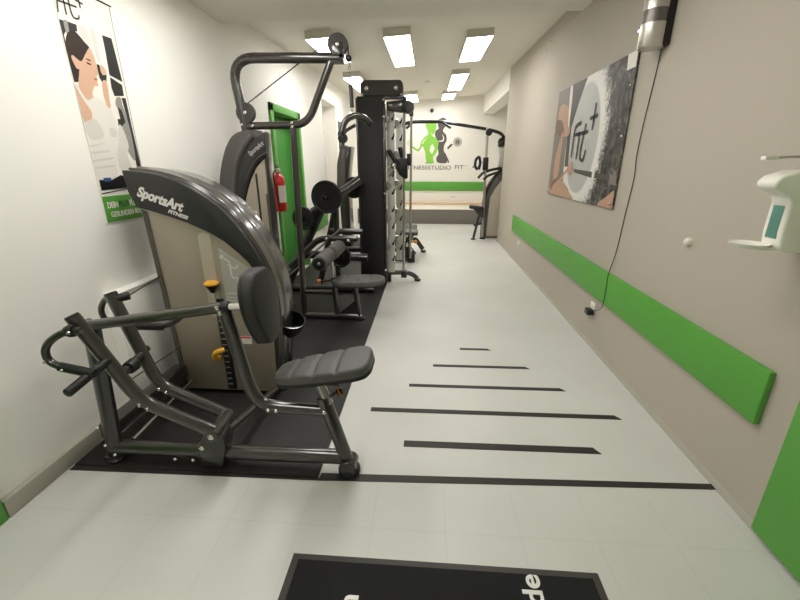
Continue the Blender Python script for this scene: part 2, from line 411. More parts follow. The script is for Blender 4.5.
RIGHT_ART = [
    ('pgrey', [(-0.0,1.0),(0.222,0.998),(0.251,0.675),(0.269,0.327),(0.277,-0.002),(-0.0,0.0)]),
    ('pdark', [(0.254,1.0),(0.472,0.998),(0.392,0.837),(0.315,0.627),(0.328,0.415),(0.349,0.286),(0.282,0.283),(0.243,0.761)]),
    ('skin2', [(0.073,0.864),(0.204,0.834),(0.248,0.744),(0.294,0.587),(0.218,0.557),(0.115,0.599),(0.037,0.734)]),
    ('brown', [(0.037,0.734),(0.138,0.704),(0.189,0.594),(0.104,0.573),(0.022,0.652)]),
    ('skin2', [(0.165,0.614),(0.185,0.488),(0.182,0.344),(0.184,0.215),(0.104,0.124),(0.077,0.276),(0.094,0.417)]),
    ('skin2', [(0.031,0.019),(0.063,0.121),(0.209,0.161),(0.369,0.104),(0.496,0.007),(0.259,-0.002)]),
    ('brown', [(0.049,0.1),(0.131,0.165),(0.191,0.16),(0.109,0.106),(0.067,0.043)]),
    ('pwhite', [(0.216,0.991),(0.255,0.996),(0.272,0.774),(0.264,0.632),(0.23,0.805)]),
    ('pwhite', [(0.503,0.984),(0.549,1.002),(0.625,0.991),(0.671,0.952),(0.725,0.919),(0.725,0.879),(0.782,0.827),(0.762,0.783),(0.822,0.72),(0.791,0.676),(0.83,0.611),(0.799,0.565),(0.839,0.501),(0.808,0.453),(0.835,0.396),(0.79,0.353),(0.817,0.297),(0.759,0.25),(0.787,0.193),(0.725,0.149),(0.731,0.081),(0.654,0.071),(0.632,0.003),(0.562,0.042),(0.511,0.01),(0.464,0.063),(0.505,0.085),(0.594,0.136),(0.676,0.276),(0.714,0.412),(0.699,0.595),(0.66,0.779),(0.597,0.919)]),
    ('pdisc', [(0.544,0.974),(0.469,0.961),(0.427,0.917),(0.392,0.837),(0.342,0.748),(0.324,0.652),(0.307,0.544),(0.32,0.415),(0.349,0.286),(0.408,0.143),(0.477,0.073),(0.542,0.06),(0.607,0.089),(0.672,0.152),(0.72,0.255),(0.74,0.36),(0.746,0.469),(0.735,0.613),(0.709,0.75),(0.66,0.864),(0.604,0.939)]),
    ('pwhite', [(0.444,0.078),(0.366,0.174),(0.3,0.222),(0.383,0.114),(0.435,0.051),(0.526,0.012),(0.574,0.052)]),
    ('pdark', [(0.452,0.265),(0.722,0.248),(0.923,0.232),(0.922,0.197),(0.723,0.202),(0.46,0.236)]),
    ('pwhite', [(0.721,0.251),(0.747,0.249),(0.747,0.204),(0.722,0.204)]),
    ('pgrey', [(0.921,0.239),(0.995,0.231),(1.003,0.164),(0.929,0.17)]),
    ('skin2', [(0.196,0.142),(0.324,0.259),(0.361,0.304),(0.401,0.33),(0.427,0.297),(0.431,0.23),(0.388,0.21),(0.331,0.233),(0.236,0.136)]),
    ('skin2', [(0.839,0.006),(0.922,0.077),(1.003,0.13),(1.001,0.006),(0.986,0.001)]),
    ('plabel', [(0.913,1.001),(0.997,0.999),(0.997,0.901),(0.921,0.901)]),
    ('pmid', [(0.804,0.862),(0.889,0.807),(0.891,0.69),(0.823,0.753)]),
    ('pmid', [(0.847,0.629),(0.927,0.595),(0.916,0.524),(0.849,0.541)]),
    ('pmid', [(0.865,0.445),(0.933,0.423),(0.931,0.356),(0.852,0.376)]),
    ('pmid', [(0.759,0.991),(0.87,0.988),(0.857,0.89),(0.8,0.916)]),
]
RIGHT_STROKES = [[(0.384, 0.364), (0.383, 0.581), (0.407, 0.632), (0.476, 0.645)], [(0.466, 0.348), (0.468, 0.575)], [(0.543, 0.631), (0.516, 0.429), (0.523, 0.357), (0.57, 0.342), (0.589, 0.42)], [(0.383, 0.556), (0.589, 0.562)], [(0.643, 0.767), (0.638, 0.57)], [(0.589, 0.66), (0.685, 0.671)]]
WALL_ART = [
    ('green', [(-0.11,2.65),(0.14,2.65),(0.19,2.58),(0.16,2.45),(0.12,2.38),(0.08,2.33),(0.15,2.29),(0.24,2.2),(0.26,2.04),(0.2,1.85),(0.12,1.74),(0.14,1.62),(0.12,1.57),(-0.13,1.57),(-0.08,1.61),(-0.1,1.69),(-0.13,1.91),(-0.21,2.04),(-0.31,1.9),(-0.5,1.99),(-0.49,2.04),(-0.35,1.96),(-0.28,2.03),(-0.25,2.14),(-0.16,2.28),(-0.06,2.34),(-0.05,2.42),(-0.09,2.51)]),
    ('white', [(0.09,2.1),(0.16,1.98),(0.08,1.82),(0.01,1.9),(0.03,2.04)]),
    ('white', [(0.04,2.41),(0.07,2.34),(0.15,2.29),(0.1,2.3),(0.05,2.35)]),
    ('white', [(-0.21,2.11),(-0.16,2.21),(-0.07,2.29),(-0.15,2.19),(-0.19,2.1)]),
    ('charcoal', [(0.24,2.66),(0.24,2.72),(0.29,2.77),(0.4,2.79),(0.47,2.73),(0.48,2.66),(0.44,2.57),(0.38,2.45),(0.47,2.34),(0.49,2.2),(0.43,2.07),(0.42,1.94),(0.46,1.79),(0.52,1.59),(0.26,1.59),(0.21,1.72),(0.27,1.82),(0.25,1.98),(0.26,2.13),(0.21,2.23),(0.15,2.34),(0.17,2.45),(0.25,2.51),(0.23,2.6)]),
    ('white', [(0.25,2.73),(0.47,2.73),(0.47,2.7),(0.25,2.69)]),
    ('white', [(0.36,2.36),(0.42,2.26),(0.39,2.17),(0.26,2.16),(0.26,2.18),(0.36,2.2),(0.39,2.26)]),
    ('charcoal', [(0.51,2.0),(0.63,2.11),(0.68,2.08),(0.54,1.95)]),
    ('charcoal', [(0.43,1.88),(0.47,1.85),(0.6,1.59),(0.56,1.59),(0.46,1.77)]),
]
# ------------------------------------------------------------------ the room
XL, XR, YB = -1.93, 1.49, 12.3
def cz(x, y): return 2.93 + .062*(x+1.93) + .03*(y-4.77)       # ceiling height, it rises slightly to the far right
def sz(x): return 2.77 + .064*(x+1.93)                          # underside of the lowered ceiling over the entrance
mb = MB(); mb.box((-2.6, -2.8, -.12), (3.2, 12.6, 0), 'floor'); mb.build('floor', kind='structure')
mb = MB()
mb.hexa([(-2.6, 3.9, cz(-2.6, 3.9)), (3.2, 3.9, cz(3.2, 3.9)), (3.2, 12.6, cz(3.2, 12.6)), (-2.6, 12.6, cz(-2.6, 12.6)),
         (-2.6, 3.9, 3.7), (3.2, 3.9, 3.7), (3.2, 12.6, 3.7), (-2.6, 12.6, 3.7)], 'ceiling')
mb.build('ceiling', kind='structure')
mb = MB()
mb.hexa([(-2.05, -2.8, sz(-2.05)), (1.6, -2.8, sz(1.6)), (1.6, 4.76, sz(1.6)), (-2.05, 4.10, sz(-2.05)),
         (-2.05, -2.8, 3.69), (1.6, -2.8, 3.69), (1.6, 4.76, 3.69), (-2.05, 4.10, 3.69)], 'ceiling')
mb.build('ceiling_soffit', kind='structure')
# left wall with a recessed door and a deep niche
mb = MB(); W = 'wall_left'
mb.box((-2.6, -2.8, 0), (XL, 5.14, 3.6), W)
mb.box((-2.6, 6.12, 0), (XL, 7.62, 3.6), W)
mb.box((-2.6, 5.14, 2.17), (XL, 6.12, 3.6), W)
mb.box((-2.6, 5.14, 0), (XL-.30, 6.12, 2.17), W)
mb.box((-2.6, 7.62, 2.66), (XL, 8.75, 3.6), W)
mb.box((-2.6, 7.62, 0), (XL-.28, 8.75, 2.66), W)
mb.box((-2.6, 8.75, 0), (XL, 12.5, 3.6), W)
mb.build('wall_left', kind='structure')
mb = MB(); W = 'wall_right'
mb.box((XR, -2.8, 0), (XR+.3, 8.5, 3.6), W)
mb.build('wall_right', kind='structure')
mb = MB(); mb.box((2.6, 8.3, 0), (2.9, 12.6, 3.6), 'wall_back'); mb.box((XR+.2, 8.2, 0), (2.9, 8.5, 3.6), 'wall_back'); mb.build('wall_alcove', kind='structure')
mb = MB(); mb.box((XR, 8.5, 2.88), (XR+.3, 12.3, 3.6), 'wall_back'); mb.build('trim_1', kind='structure')      # header over the alcove
mb = MB(); mb.hexa([(XR-.012, 4.74, 2.985), (XR+.02, 4.74, 2.985), (XR+.02, 5.07, 3.0), (XR-.012, 5.07, 3.0),
                    (XR-.012, 4.74, 3.4), (XR+.02, 4.74, 3.4), (XR+.02, 5.07, 3.4), (XR-.012, 5.07, 3.4)], 'wall_right'); mb.build('trim_2', kind='structure')
mb = MB(); mb.box((-2.6, YB, 0), (2.9, YB+.3, 3.7), 'wall_back'); mb.build('wall_back', kind='structure')
mb = MB(); mb.box((-2.6, -3.1, 0), (2.9, -2.8, 3.7), 'wall_left'); mb.build('wall_front', kind='structure')
# baseboard left and the painted cladding box behind the first machine
mb = MB(); mb.box((XL, 1.26, 0), (XL+.035, 2.1, .095), 'baseboard', bevel=.004); mb.box((XL, 3.5, 0), (XL+.035, 5.05, .095), 'baseboard', bevel=.004); mb.build('baseboard_left', kind='structure')
mb = MB(); mb.prism([(XR, 0), (XR-.014, 0), (XR-.010, .02), (XR, .035)], 1.42, 8.5, 'baseboard'); mb.build('baseboard_right', kind='structure')
mb = MB(); mb.box((XL, 2.1, 0), (XL+.07, 3.5, .8), 'wall_left', bevel=.004); mb.box((XL, 2.1, .8), (XL+.078, 3.5, .812), 'wall_left', bevel=.003); mb.build('trim_3', kind='structure')
# green door and frame in the left wall
mb = MB()
for lo, hi in (((XL-.02, 5.06, 0), (XL+.03, 5.15, 2.25)), ((XL-.02, 6.11, 0), (XL+.03, 6.2, 2.25)), ((XL-.02, 5.06, 2.16), (XL+.03, 6.2, 2.25)),
               ((XL-.30, 5.14, 0), (XL-.01, 5.16, 2.17)), ((XL-.30, 6.10, 0), (XL-.01, 6.12, 2.17)), ((XL-.30, 5.14, 2.15), (XL-.01, 6.12, 2.17))):
    mb.box(lo, hi, 'green', bevel=.004)
fr = mb.build('door_1', kind='structure')
WLOC[fr] = Vector((0, 0, 0))
mb = MB(); mb.box((XL-.16, 5.16, .01), (XL-.12, 6.10, 2.15), 'green_dark', bevel=.004); mb.build('door_leaf', fr)
MB().tube([(XL-.12, 5.24, 1.05), (XL-.07, 5.24, 1.05), (XL-.07, 5.35, 1.05)], .01, 'aluminium', fillet=.015, ref=(0, 0, 1)).build('door_handle', fr)
# green door leaf at the near right and the one at the near left edge
mb = MB(); mb.box((XR-.035, .42, .03), (XR, 1.42, 2.12), 'green', bevel=.004)
d2 = mb.build('door_2', kind='structure'); WLOC[d2] = Vector((0, 0, 0))
MB().tube([(XR-.035, .52, 1.05), (XR-.08, .52, 1.05), (XR-.08, .64, 1.05)], .01, 'aluminium', fillet=.015, ref=(0, 0, 1)).build('door_handle', d2)
mb = MB(); mb.box((XL, .3, 0), (XL+.035, 1.255, 2.1), 'green', bevel=.004)
d3 = mb.build('door_3', kind='structure')
# white door in the niche
mb = MB(); mb.box((XL-.28, 7.68, 0), (XL-.25, 8.70, 2.2), 'offwhite', bevel=.004); mb.build('door_4', kind='structure')
# raised stage along the back wall with a wooden ledge
mb = MB(); mb.box((-1.93, 10.9, 0), (2.6, YB, .38), 'stage', bevel=.004); mb.box((-1.93, 10.88, .38), (2.6, YB, .40), 'offwhite', bevel=.004); st = mb.build('stage_platform', kind='structure')
mb = MB(); mb.box((-1.9, 12.1, .40), (2.5, YB, .45), 'wood', bevel=.006)
tag(mb.build('wooden_ledge'), 'long pale wooden ledge on the stage against the far wall', 'ledge')

# ------------------------------------------------------------------ wall boards
def board(x, y0, y1, z0, z1, label, name='wall_board', axis='x'):
    if axis == 'x': mb = MB().box((min(x), y0, z0), (max(x), y1, z1), 'green', bevel=.006)
    else: mb = MB().box((y0, x[0], z0), (y1, x[1], z1), 'green', bevel=.006)
    return tag(mb.build(name), label, 'wall board', None)
board((XR-.03, XR), 1.575, 7.0, .455, .715, 'long green wall guard board on the grey right wall')
board((XL, XL+.03), 6.45, 7.5, .45, .75, 'green wall guard board on the left wall beyond the green door')
board((YB-.03, YB), -1.9, 1.64, .79, 1.05, 'green wall guard board on the far wall under the lettering', axis='y')

# ------------------------------------------------------------------ ceiling lights
def light(x0, x1, y0, y1, label, flat=None):
    xc = (x0+x1)/2; yc = (y0+y1)/2
    f = flat or cz
    t = thing('ceiling_light', label, 'ceiling light', (xc, yc, f(xc, yc)), 'ceiling lights in the gym')
    def H(dz, i=0.0): return [(x0+i, y0+i, f(x0, y0)-dz), (x1-i, y0+i, f(x1, y0)-dz), (x1-i, y1-i, f(x1, y1)-dz), (x0+i, y1-i, f(x0, y1)-dz)]
    lo = H(.085); hi = H(-.002)
    MB().hexa(lo+hi, 'lamp_housing').build('housing', t)
    MB().hexa(H(.093, .012)+H(.085, .012), 'diffuser').build('diffuser', t)
light(-.57, -.25, 5.30, 7.02, 'middle of the three nearest ceiling lights, above the rack')
light(.43, .76, 5.68, 7.08, 'right-hand ceiling light of the nearest row, beside the grey wall')
light(-1.44, -1.15, 5.10, 6.42, 'left-hand ceiling light of the nearest row, behind the pulldown pulley')
light(-1.52, -1.22, 7.58, 9.3, 'left ceiling light of the second row, behind the black rack top')
light(.38, .70, 8.2, 10.2, 'right ceiling light of the second row, over the far walkway')
light(-.63, -.32, 10.45, 11.85, 'ceiling light in the farthest row just right of the rack')
light(.30, .62, 10.8, 11.9, 'ceiling light in the farthest row before the wall logo')
def sflat(x, y): return sz(x)
for a, b, lb in ((-1.42, -1.09, 'entrance ceiling light near the banner wall, over the first machine'), (-.10, .23, 'entrance ceiling light over the floor between door mat and agility strips')):
    light(a, b, 1.5, 3.3, lb, sflat)
light(-1.50, -1.17, -1.0, .6, 'unseen ceiling light added behind the viewpoint to brighten the banner wall', sflat)  # unseen lamp, added to lift the near floor and left wall
MB_ = MB().lathe([(.055, 0), (.055, .02), (.04, .035), (0, .038)], (-.07, 9.2, cz(-.07, 9.2)), (0, 0, -1), 'offwhite')
tag(MB_.build('smoke_detector'), 'small round smoke detector on the ceiling between the lights', 'smoke detector')
mb = MB().lathe([(.05, 0), (.05, .03), (.035, .05), (0, .055)], (.05, YB, 2.98), (0, -1, 0), 'black')
tag(mb.build('camera_dome'), 'small black dome high on the far wall above the logo', 'camera')

# ------------------------------------------------------------------ floor mats and strips
t = thing('rubber_mat', 'large black rubber mat under the machines along the left wall', 'floor mat', (-1.2, 4, 0))
MB().box((-1.885, 1.60, .0), (-.54, 6.3, .009), 'rubber', bevel=.002).build('mat_sheet', t)
t = thing('rubber_mat', 'black rubber mat under the far machines beyond the rack', 'floor mat', (-1.2, 8, 0))
MB().box((-1.885, 6.32, .0), (-.62, 8.6, .009), 'rubber', bevel=.002).build('mat_sheet', t)
mb = MB().prism([(-1.885, 1.565), (-.54, 1.585), (1.485, 1.665), (1.485, 1.70), (-.53, 1.635), (-.536, 1.598), (-1.885, 1.598)], 0, .0035, 'tape', axis='z')
tag(mb.build('edge_strip'), 'long black strip across the floor in front of the first machine', 'floor strip')
for yc, w, x0, x1, lb in ((1.90, .052, -.11, .98, 'floor strip nearest the long edge strip, second widest of the five'), (2.225, .042, -.35, 1.24, 'widest of the five black agility strips on the pale floor'),
                      (2.545, .036, -.11, .99, 'third black agility strip, in the middle of the row of five'), (2.86, .034, .07, .81, 'fourth and second shortest black strip of the agility row'),
                      (3.18, .032, .31, .55, 'shortest black agility strip, farthest along the floor')):
    k = .012
    mb = MB().prism([(x0, yc-w/2), (x1+.03, yc-w/2+k*(x1-x0)), (x1, yc+w/2+k*(x1-x0)), (x0, yc+w/2)], 0, .003, 'tape', axis='z')
    tag(mb.build('floor_strip'), lb, 'floor strip', 'black agility strips on the floor')
t = thing('door_mat', 'black entrance door mat with white lettering at the front', 'door mat', (.09, .55, 0))
MB().box((-.53, -.05, 0), (.71, 1.18, .006), 'mat_border', bevel=.003).build('rubber_border', t)
MB().box((-.50, -.02, .004), (.68, 1.152, .011), 'mat_pile', bevel=.002).build('pile', t)
def mtxt(s, x, y, size, wd):
    # lettering runs away from the entrance; letter tops point to the left wall
    return text(s, size, frame_m((x, y, .0115), (0, 1, 0), (-1, 0, 0)), 'text_white', 'lettering', t, bold=.0022, width=wd)
mtxt('de', .465, 1.035, .105, .115)
mtxt('n', -.229, .970, .105, .053)

# ------------------------------------------------------------------ things on the right wall
# photo print with the studio sign
py0, py1, pz0, pz1 = 3.33, 5.15, 1.205, 2.325
t = thing('wall_poster', 'large acrylic photo poster with the fit+ sign on the grey right wall', 'poster', (XR, 4.2, pz0))
MB().box((XR-.016, py0, pz0), (XR-.004, py1, pz1), 'ink_ground', bevel=.001).build('print_panel', t)
def rp(u, v, d=0): return (XR-.0165-d, py1+(py0-py1)*u, pz0+(pz1-pz0)*v)
mb = MB()
mb2 = MB()
for i, (m, p) in enumerate(RIGHT_ART):
    if m in ('pdisc', 'pmid') or (m == 'pwhite' and len(p) > 7): continue
    if m in ('skin2', 'brown', 'pwhite'): p = smooth_closed(p, 5)
    mb.poly([rp(min(max(u, .002), .998), min(max(v, .002), .998), .0002*(i+1)) for u, v in p], 'ink_'+m) if p[0][0] < .6 else mb2.poly([rp(min(max(u, .002), .998), min(max(v, .002), .998), .0002*(i+1)) for u, v in p], 'ink_'+m)
mb.build('printed_athlete', t); mb2.build('printed_corner_detail', t)
mb = MB()
for s in RIGHT_STROKES: stroke(mb, [(u*1.82, v*1.12) for u, v in s], .034, lambda a, b: rp(a/1.82, b/1.12, .0052), 'ink_ink')
mb.build('lettering', t)
for (y, z) in ((py0+.04, pz0+.04), (py1-.04, pz0+.04), (py0+.03, 1.75), (py1-.03, 1.9), (py0+.03, 2.1)):
    MB().lathe([(.012, 0), (.012, .01), (.006, .014)], (XR-.0165, y, z), (-1, 0, 0), 'chrome', 12).build('standoff_screw', t)
# silver air freshener with the cable down to the socket
cx_, cy_ = XR-.085, 3.03
t = thing('air_freshener', 'silver cylindrical air freshener high on the right wall', 'air freshener', (cx_, cy_, 2.25))
MB().box((cx_+.03, cy_-.07, 2.255), (XR, cy_+.07, 2.61), 'black', bevel=.01).build('back_plate', t)
c = (cx_, cy_, 0)
MB().lathe([(.0, 2.25), (.072, 2.25), (.078, 2.26), (.078, 2.385)], c, (0, 0, 1), 'brushed', 40).build('lower_shell', t)
MB().lathe([(.0765, 2.385), (.0765, 2.46)], c, (0, 0, 1), 'brushed_dark', 40).build('middle_band', t)
MB().lathe([(.078, 2.46), (.078, 2.60), (.070, 2.62), (0, 2.62)], c, (0, 0, 1), 'brushed', 40).build('upper_shell', t)
MB().ball((cx_-.070, cy_+.034, 2.36), .007, 'led', 10).build('indicator_light', t)
pts = [(XR-.008, 3.04, 2.27), (XR-.006, 3.06, 2.1), (XR-.006, 3.10, 1.8), (XR-.006, 3.11, 1.6), (XR-.006, 3.09, 1.45), (XR-.006, 3.12, 1.2), (XR-.008, 3.15, .9), (XR-.036, 3.15, .72), (XR-.036, 3.15, .60), (XR-.034, 3.16, .45), (XR-.02, 3.24, .38), (XR-.035, 3.34, .33)]
tag(MB().tube(smooth_open(pts, 5), .0032, 'cable', n=8, ref=(1, 0, 0)).build('power_cable'), 'thin dark power cable hanging down the right wall over the green board', 'cable')
def socket(x, y, z, label, nrm=-1):
    t = thing('power_socket', label, 'socket', (x, y, z))
    MB().box((x-.012, y-.042, z-.042), (x, y+.042, z+.042), 'white_plastic', bevel=.005).build('cover_plate', t)
    MB().lathe([(.022, 0), (.022, .001), (.019, -.006), (0, -.006)], (x-.0125, y, z), (-1, 0, 0), 'offwhite', 20).build('socket_well', t)
    return t
t = socket(XR, 3.40, .35, 'white power socket with a black adapter plugged in below the green board')
mb = MB().box((XR-.065, 3.345, .285), (XR-.012, 3.425, .335), 'black', bevel=.006)
tag(mb.build('plug_adapter'), 'black plug adapter in the white socket on the right wall', 'plug')
socket(XR, 6.46, .325, 'white power socket low at the far end of the green board')
mb = MB().lathe([(.024, 0), (.025, .01), (.022, .02), (.014, .027), (0, .029)], (XR, 2.33, 1.13), (-1, 0, 0), 'offwhite')
tag(mb.build('doorstop'), 'small round beige doorstop alone on the right wall', 'doorstop')
mb = MB().tube([(XR, 5.81, 3.0), (XR-.05, 5.81, 3.0), (XR-.06, 5.81, 2.93), (XR-.03, 5.81, 2.88)], .006, 'offwhite', fillet=.03, n=8)
tag(mb.build('wall_hook'), 'small pale hook high on the right wall near the ceiling', 'hook')
# soap dispenser
dy = 1.64
t = thing('soap_dispenser', 'white wall-mounted hand sanitiser dispenser with an elbow lever and drip tray', 'dispenser', (XR, dy, 1.2))
yA, yB_ = dy-.048, dy+.048
body = [(XR, 1.225), (1.375, 1.225), (1.352, 1.245), (1.345, 1.30), (1.345, 1.41), (1.335, 1.435), (1.29, 1.455), (1.272, 1.468), (1.27, 1.488), (1.29, 1.508), (1.35, 1.528), (1.44, 1.535), (XR, 1.53)]
MB().prism(body, yA, yB_, 'white_plastic', bevel=.012, seg=3).build('body', t)
MB().box((1.3435, dy-.026, 1.275), (1.348, dy+.026, 1.40), 'teal', bevel=.002).build('level_window', t)
MB().lathe([(.0, 0), (.05, .0), (.066, .012), (.068, .018), (.063, .016), (.045, .007), (0, .006)], (1.295, dy+.03, 1.232), (0, 0, 1), 'white_plastic', 36).build('drip_tray', t)
MB().box((1.30, dy-.02, 1.228), (1.40, dy+.03, 1.240), 'white_plastic', bevel=.004).build('tray_arm', t)
mb = MB(); mb.tube([(1.47, dy, 1.50), (1.46, dy, 1.56), (1.42, dy, 1.575), (1.33, dy+.01, 1.575), (1.275, dy+.02, 1.57)], .005, 'steel', r2=.012, fillet=.03, n=12)
mb.build('elbow_lever', t)
MB().box((1.25, dy+.005, 1.563), (1.30, dy+.033, 1.578), 'white_plastic', bevel=.004).build('lever_tip', t)

# ------------------------------------------------------------------ banner on the left wall
t = thing('wall_banner', 'tall paper banner with a woman in a white top and green slogan', 'banner', (XL, 2.46, 1.2))
by0, by1 = 2.262, 2.655
MB().box((XL+.001, by0, 1.212), (XL+.006, by1, 2.435), 'ink_paper').build('banner_sheet', t)
MB().tube([(XL+.008, by0-.01, 2.44), (XL+.008, by1+.015, 2.44)], .004, 'ink_black_ink', n=10, ref=(0, 0, 1)).build('hanging_rail', t)
MB().tube([(XL+.007, by1, 1.3), (XL+.007, by1, 2.43)], .0015, 'ink_pmid', n=6, ref=(0, 1, 0)).build('edge_cord', t)
mb = MB()
for i, (m, p) in enumerate(LEFT_ART):
    m = {'black': 'black_ink'}.get(m, m)
    if m in ('skin', 'hair', 'shirt', 'shade', 'grey', 'pale'): p = smooth_closed(p, 5)
    mb.poly([(XL+.0062+.00006*(i+1), min(max(y, by0+.002), by1-.001), z) for y, z in p], 'ink_'+m)
mb.poly([(XL+.0063, by0+.002, 1.214), (XL+.0063, by1-.001, 1.214), (XL+.0063, by1-.001, 1.366), (XL+.0063, by0+.002, 1.366)], 'green')
mb.build('banner_image', t)
mb = MB()
for s in LEFT_STROKES: stroke(mb, s, .009, lambda a, b: (XL+.0085, a, b), 'ink_ink')
mb.build('lettering', t)
FM = lambda y, z, sh=0: frame_m((XL+.0068, y, z), (0, 1, 0), (0, 0, 1))
text('DEIN', .05, FM(2.292, 1.297), 'ink_paper', 'slogan_text', t, bold=.0012, width=.085)
text('PLUS', .05, FM(2.385, 1.297), 'green_ink', 'slogan_text', t, bold=.0012, width=.085)
text('FÜR', .05, FM(2.478, 1.297), 'ink_paper', 'slogan_text', t, bold=.0012, width=.06)
text('GESUNDEN', .045, FM(2.305, 1.243), 'ink_paper', 'slogan_text', t, bold=.0012, width=.19)
text('RÜCKEN', .045, FM(2.51, 1.243), 'ink_paper', 'slogan_text', t, bold=.0012, width=.13)

# ------------------------------------------------------------------ logo and lettering on the far wall
t = thing('wall_logo', 'green woman and grey man logo with FITNESSSTUDIO FIT lettering on the far wall', 'logo', (.2, YB, 1.4))
names = ['woman_figure', 'white_accent', 'white_accent', 'white_accent', 'man_figure', 'head_band', 'white_accent', 'forearm', 'man_back_line']
for i, (m, p) in enumerate(WALL_ART):
    mm = {'green': 'logo_green', 'white': 'wall_back', 'charcoal': 'charcoal'}[m]
    if len(p) > 6: p = smooth_closed(p, 4)
    MB().prism(p, YB-.004-.001*i, YB, mm).build(names[i], t)
for (x, z, prof) in ((.81, 2.15, [(.125, .003, 'logo_grey'), (.105, .004, 'offwhite'), (.09, .005, 'logo_grey'), (.045, .007, 'charcoal'), (.012, .009, 'offwhite')]),
                     (-.57, 2.12, [(.10, .003, 'logo_pale'), (.075, .004, 'offwhite'), (.06, .005, 'logo_pale')])):
    mb = MB()
    for r, d, m in prof: mb.cyl((x, YB, z), (x, YB-d, z), r, m, 28, 0)
    mb.build('dumbbell_plate', t)
ftx = lambda x, z: frame_m((x, YB-.004, z), (1, 0, 0), (0, 0, 1))
text('FITNESSSTUDIO', .16, ftx(-.70, 1.395), 'charcoal', 'lettering', t, width=1.35)
text('FIT', .16, ftx(.76, 1.41), 'charcoal', 'lettering', t, width=.26)
text('+', .09, ftx(1.05, 1.47), 'charcoal', 'lettering', t)
mb = MB().box((1.27, YB-.01, 1.45), (1.42, YB, 1.485), 'charcoal')
tag(mb.build('wall_sign'), 'tiny dark plate on the far wall right of the lettering', 'sign')
t = thing('power_socket', 'pair of white sockets on the far wall below the green board', 'socket', (.75, YB, .62))
MB().box((.67, YB-.012, .58), (.83, YB, .66), 'white_plastic', bevel=.004).build('cover_plate', t)
for dx in (-.04, .04): MB().lathe([(.02, 0), (.016, .001)], (.75+dx, YB-.013, .62), (0, -1, 0), 'logo_grey', 16).build('socket_well', t)

# ------------------------------------------------------------------ fire extinguisher
ex, ey = -1.845, 4.93
t = thing('fire_extinguisher', 'red fire extinguisher on the left wall beside the green door', 'fire extinguisher', (ex, ey, .96))
MB().lathe([(.0, .99), (.070, .99), (.077, 1.01), (.077, 1.35), (.068, 1.40), (.04, 1.43), (.022, 1.44), (.022, 1.455), (0, 1.455)], (ex, ey, 0), (0, 0, 1), 'red', 32).build('cylinder', t)
MB().cyl((ex, ey, 1.455), (ex, ey, 1.50), .02, 'brushed').build('valve', t)
mb = MB(); mb.box((ex-.012, ey-.055, 1.505), (ex+.012, ey+.03, 1.517), 'black', bevel=.003); mb.box((ex-.012, ey-.05, 1.525), (ex+.012, ey+.03, 1.537), 'black', bevel=.003)
mb.build('squeeze_grip', t)
MB().cyl((ex+.018, ey, 1.48), (ex+.034, ey, 1.48), .016, 'offwhite').build('pressure_gauge', t)
MB().tube(smooth_open([(ex-.01, ey-.02, 1.48), (ex-.02, ey-.095, 1.43), (ex+.0, ey-.095, 1.25), (ex+.015, ey-.092, 1.06), (ex+.025, ey-.085, 1.0)], 5), .008, 'black', n=10).build('hose', t)
mb = MB()
v = []; n = 10
for k in range(n+1):
    a = math.radians(-75+100*k/n); v += [(ex+.0778*math.cos(a), ey+.0778*math.sin(a), 1.10), (ex+.0778*math.cos(a), ey+.0778*math.sin(a), 1.30)]
mb._new(v, [(2*i, 2*i+2, 2*i+3, 2*i+1) for i in range(n)], 'label'); mb.build('instruction_label', t)
MB().box((XL, ey-.03, 1.30), (ex-.05, ey+.03, 1.36), 'black', bevel=.003).build('wall_bracket', t)
# radiator and small picture far on the left wall
t = thing('radiator', 'tall white ribbed radiator on the far left wall behind the machines', 'radiator', (XL+.06, 9.6, .3))
for k in range(8): MB().cyl((XL+.06, 9.3+.08*k, .12), (XL+.06, 9.3+.08*k, 1.75), .028, 'white', 12).build('column', t)
for z in (.16, 1.70): MB().cyl((XL+.06, 9.26, z), (XL+.06, 9.9, z), .03, 'white', 12).build('header_pipe', t)
for y in (9.32, 9.84): MB().cyl((XL+.06, y, 0), (XL+.06, y, .16), .014, 'steel', 12).build('supply_pipe', t)
t = thing('wall_picture', 'small dark framed picture on the far left wall beyond the niche', 'picture', (XL, 9.05, 1.9))
MB().box((XL, 8.92, 1.85), (XL+.02, 9.2, 2.4), 'black', bevel=.003).build('picture_frame', t)
MB().box((XL+.02, 8.95, 1.88), (XL+.022, 9.17, 2.37), 'ink_pgrey').build('picture_print', t)
EXPOSURE = 0.0
# ================================================================== first machine: seated row
Y0 = 1.66
t = thing('seated_row_machine', 'nearest machine, chest-supported row with grooved dark seat and SportsArt tower', 'gym machine', (-1.15, 1.9, 0))
Z9 = .009
ub = MB().tube([(-1.685, Y0, .03), (-1.625, Y0, .805)], .045, 'frame_dark', r2=.03, n=20).build('upright_post', t)
MB().lathe([(.052, 0), (.052, .012), (.04, .022)], (-1.685, Y0, Z9), (0, 0, 1), 'black').build('foot_pad', ub)
MB().box((-1.74, Y0-.033, .02), (-1.63, Y0+.033, .035), 'frame_dark', bevel=.004).build('base_plate', ub)
bolts('bolt', ub, [(-1.715, Y0-.032, .23), (-1.70, Y0-.032, .12), (-1.66, Y0-.032, .06)], (0, -1, 0))
bt = tube('base_tube', t, [(-1.70, Y0, .085), (-.42, Y0, .095)], .043, r2=.034, n=24)
bolts('bolt', bt, [(-1.32, Y0-.036, .055), (-1.22, Y0-.036, .055)], (0, -1, 0), .012)
pb = MB().prism([(-1.175, .025), (-1.055, .025), (-1.02, .17), (-1.04, .26), (-1.10, .27), (-1.165, .175)], Y0-.05, Y0+.05, 'frame_dark', bevel=.008).build('pivot_bracket', t)
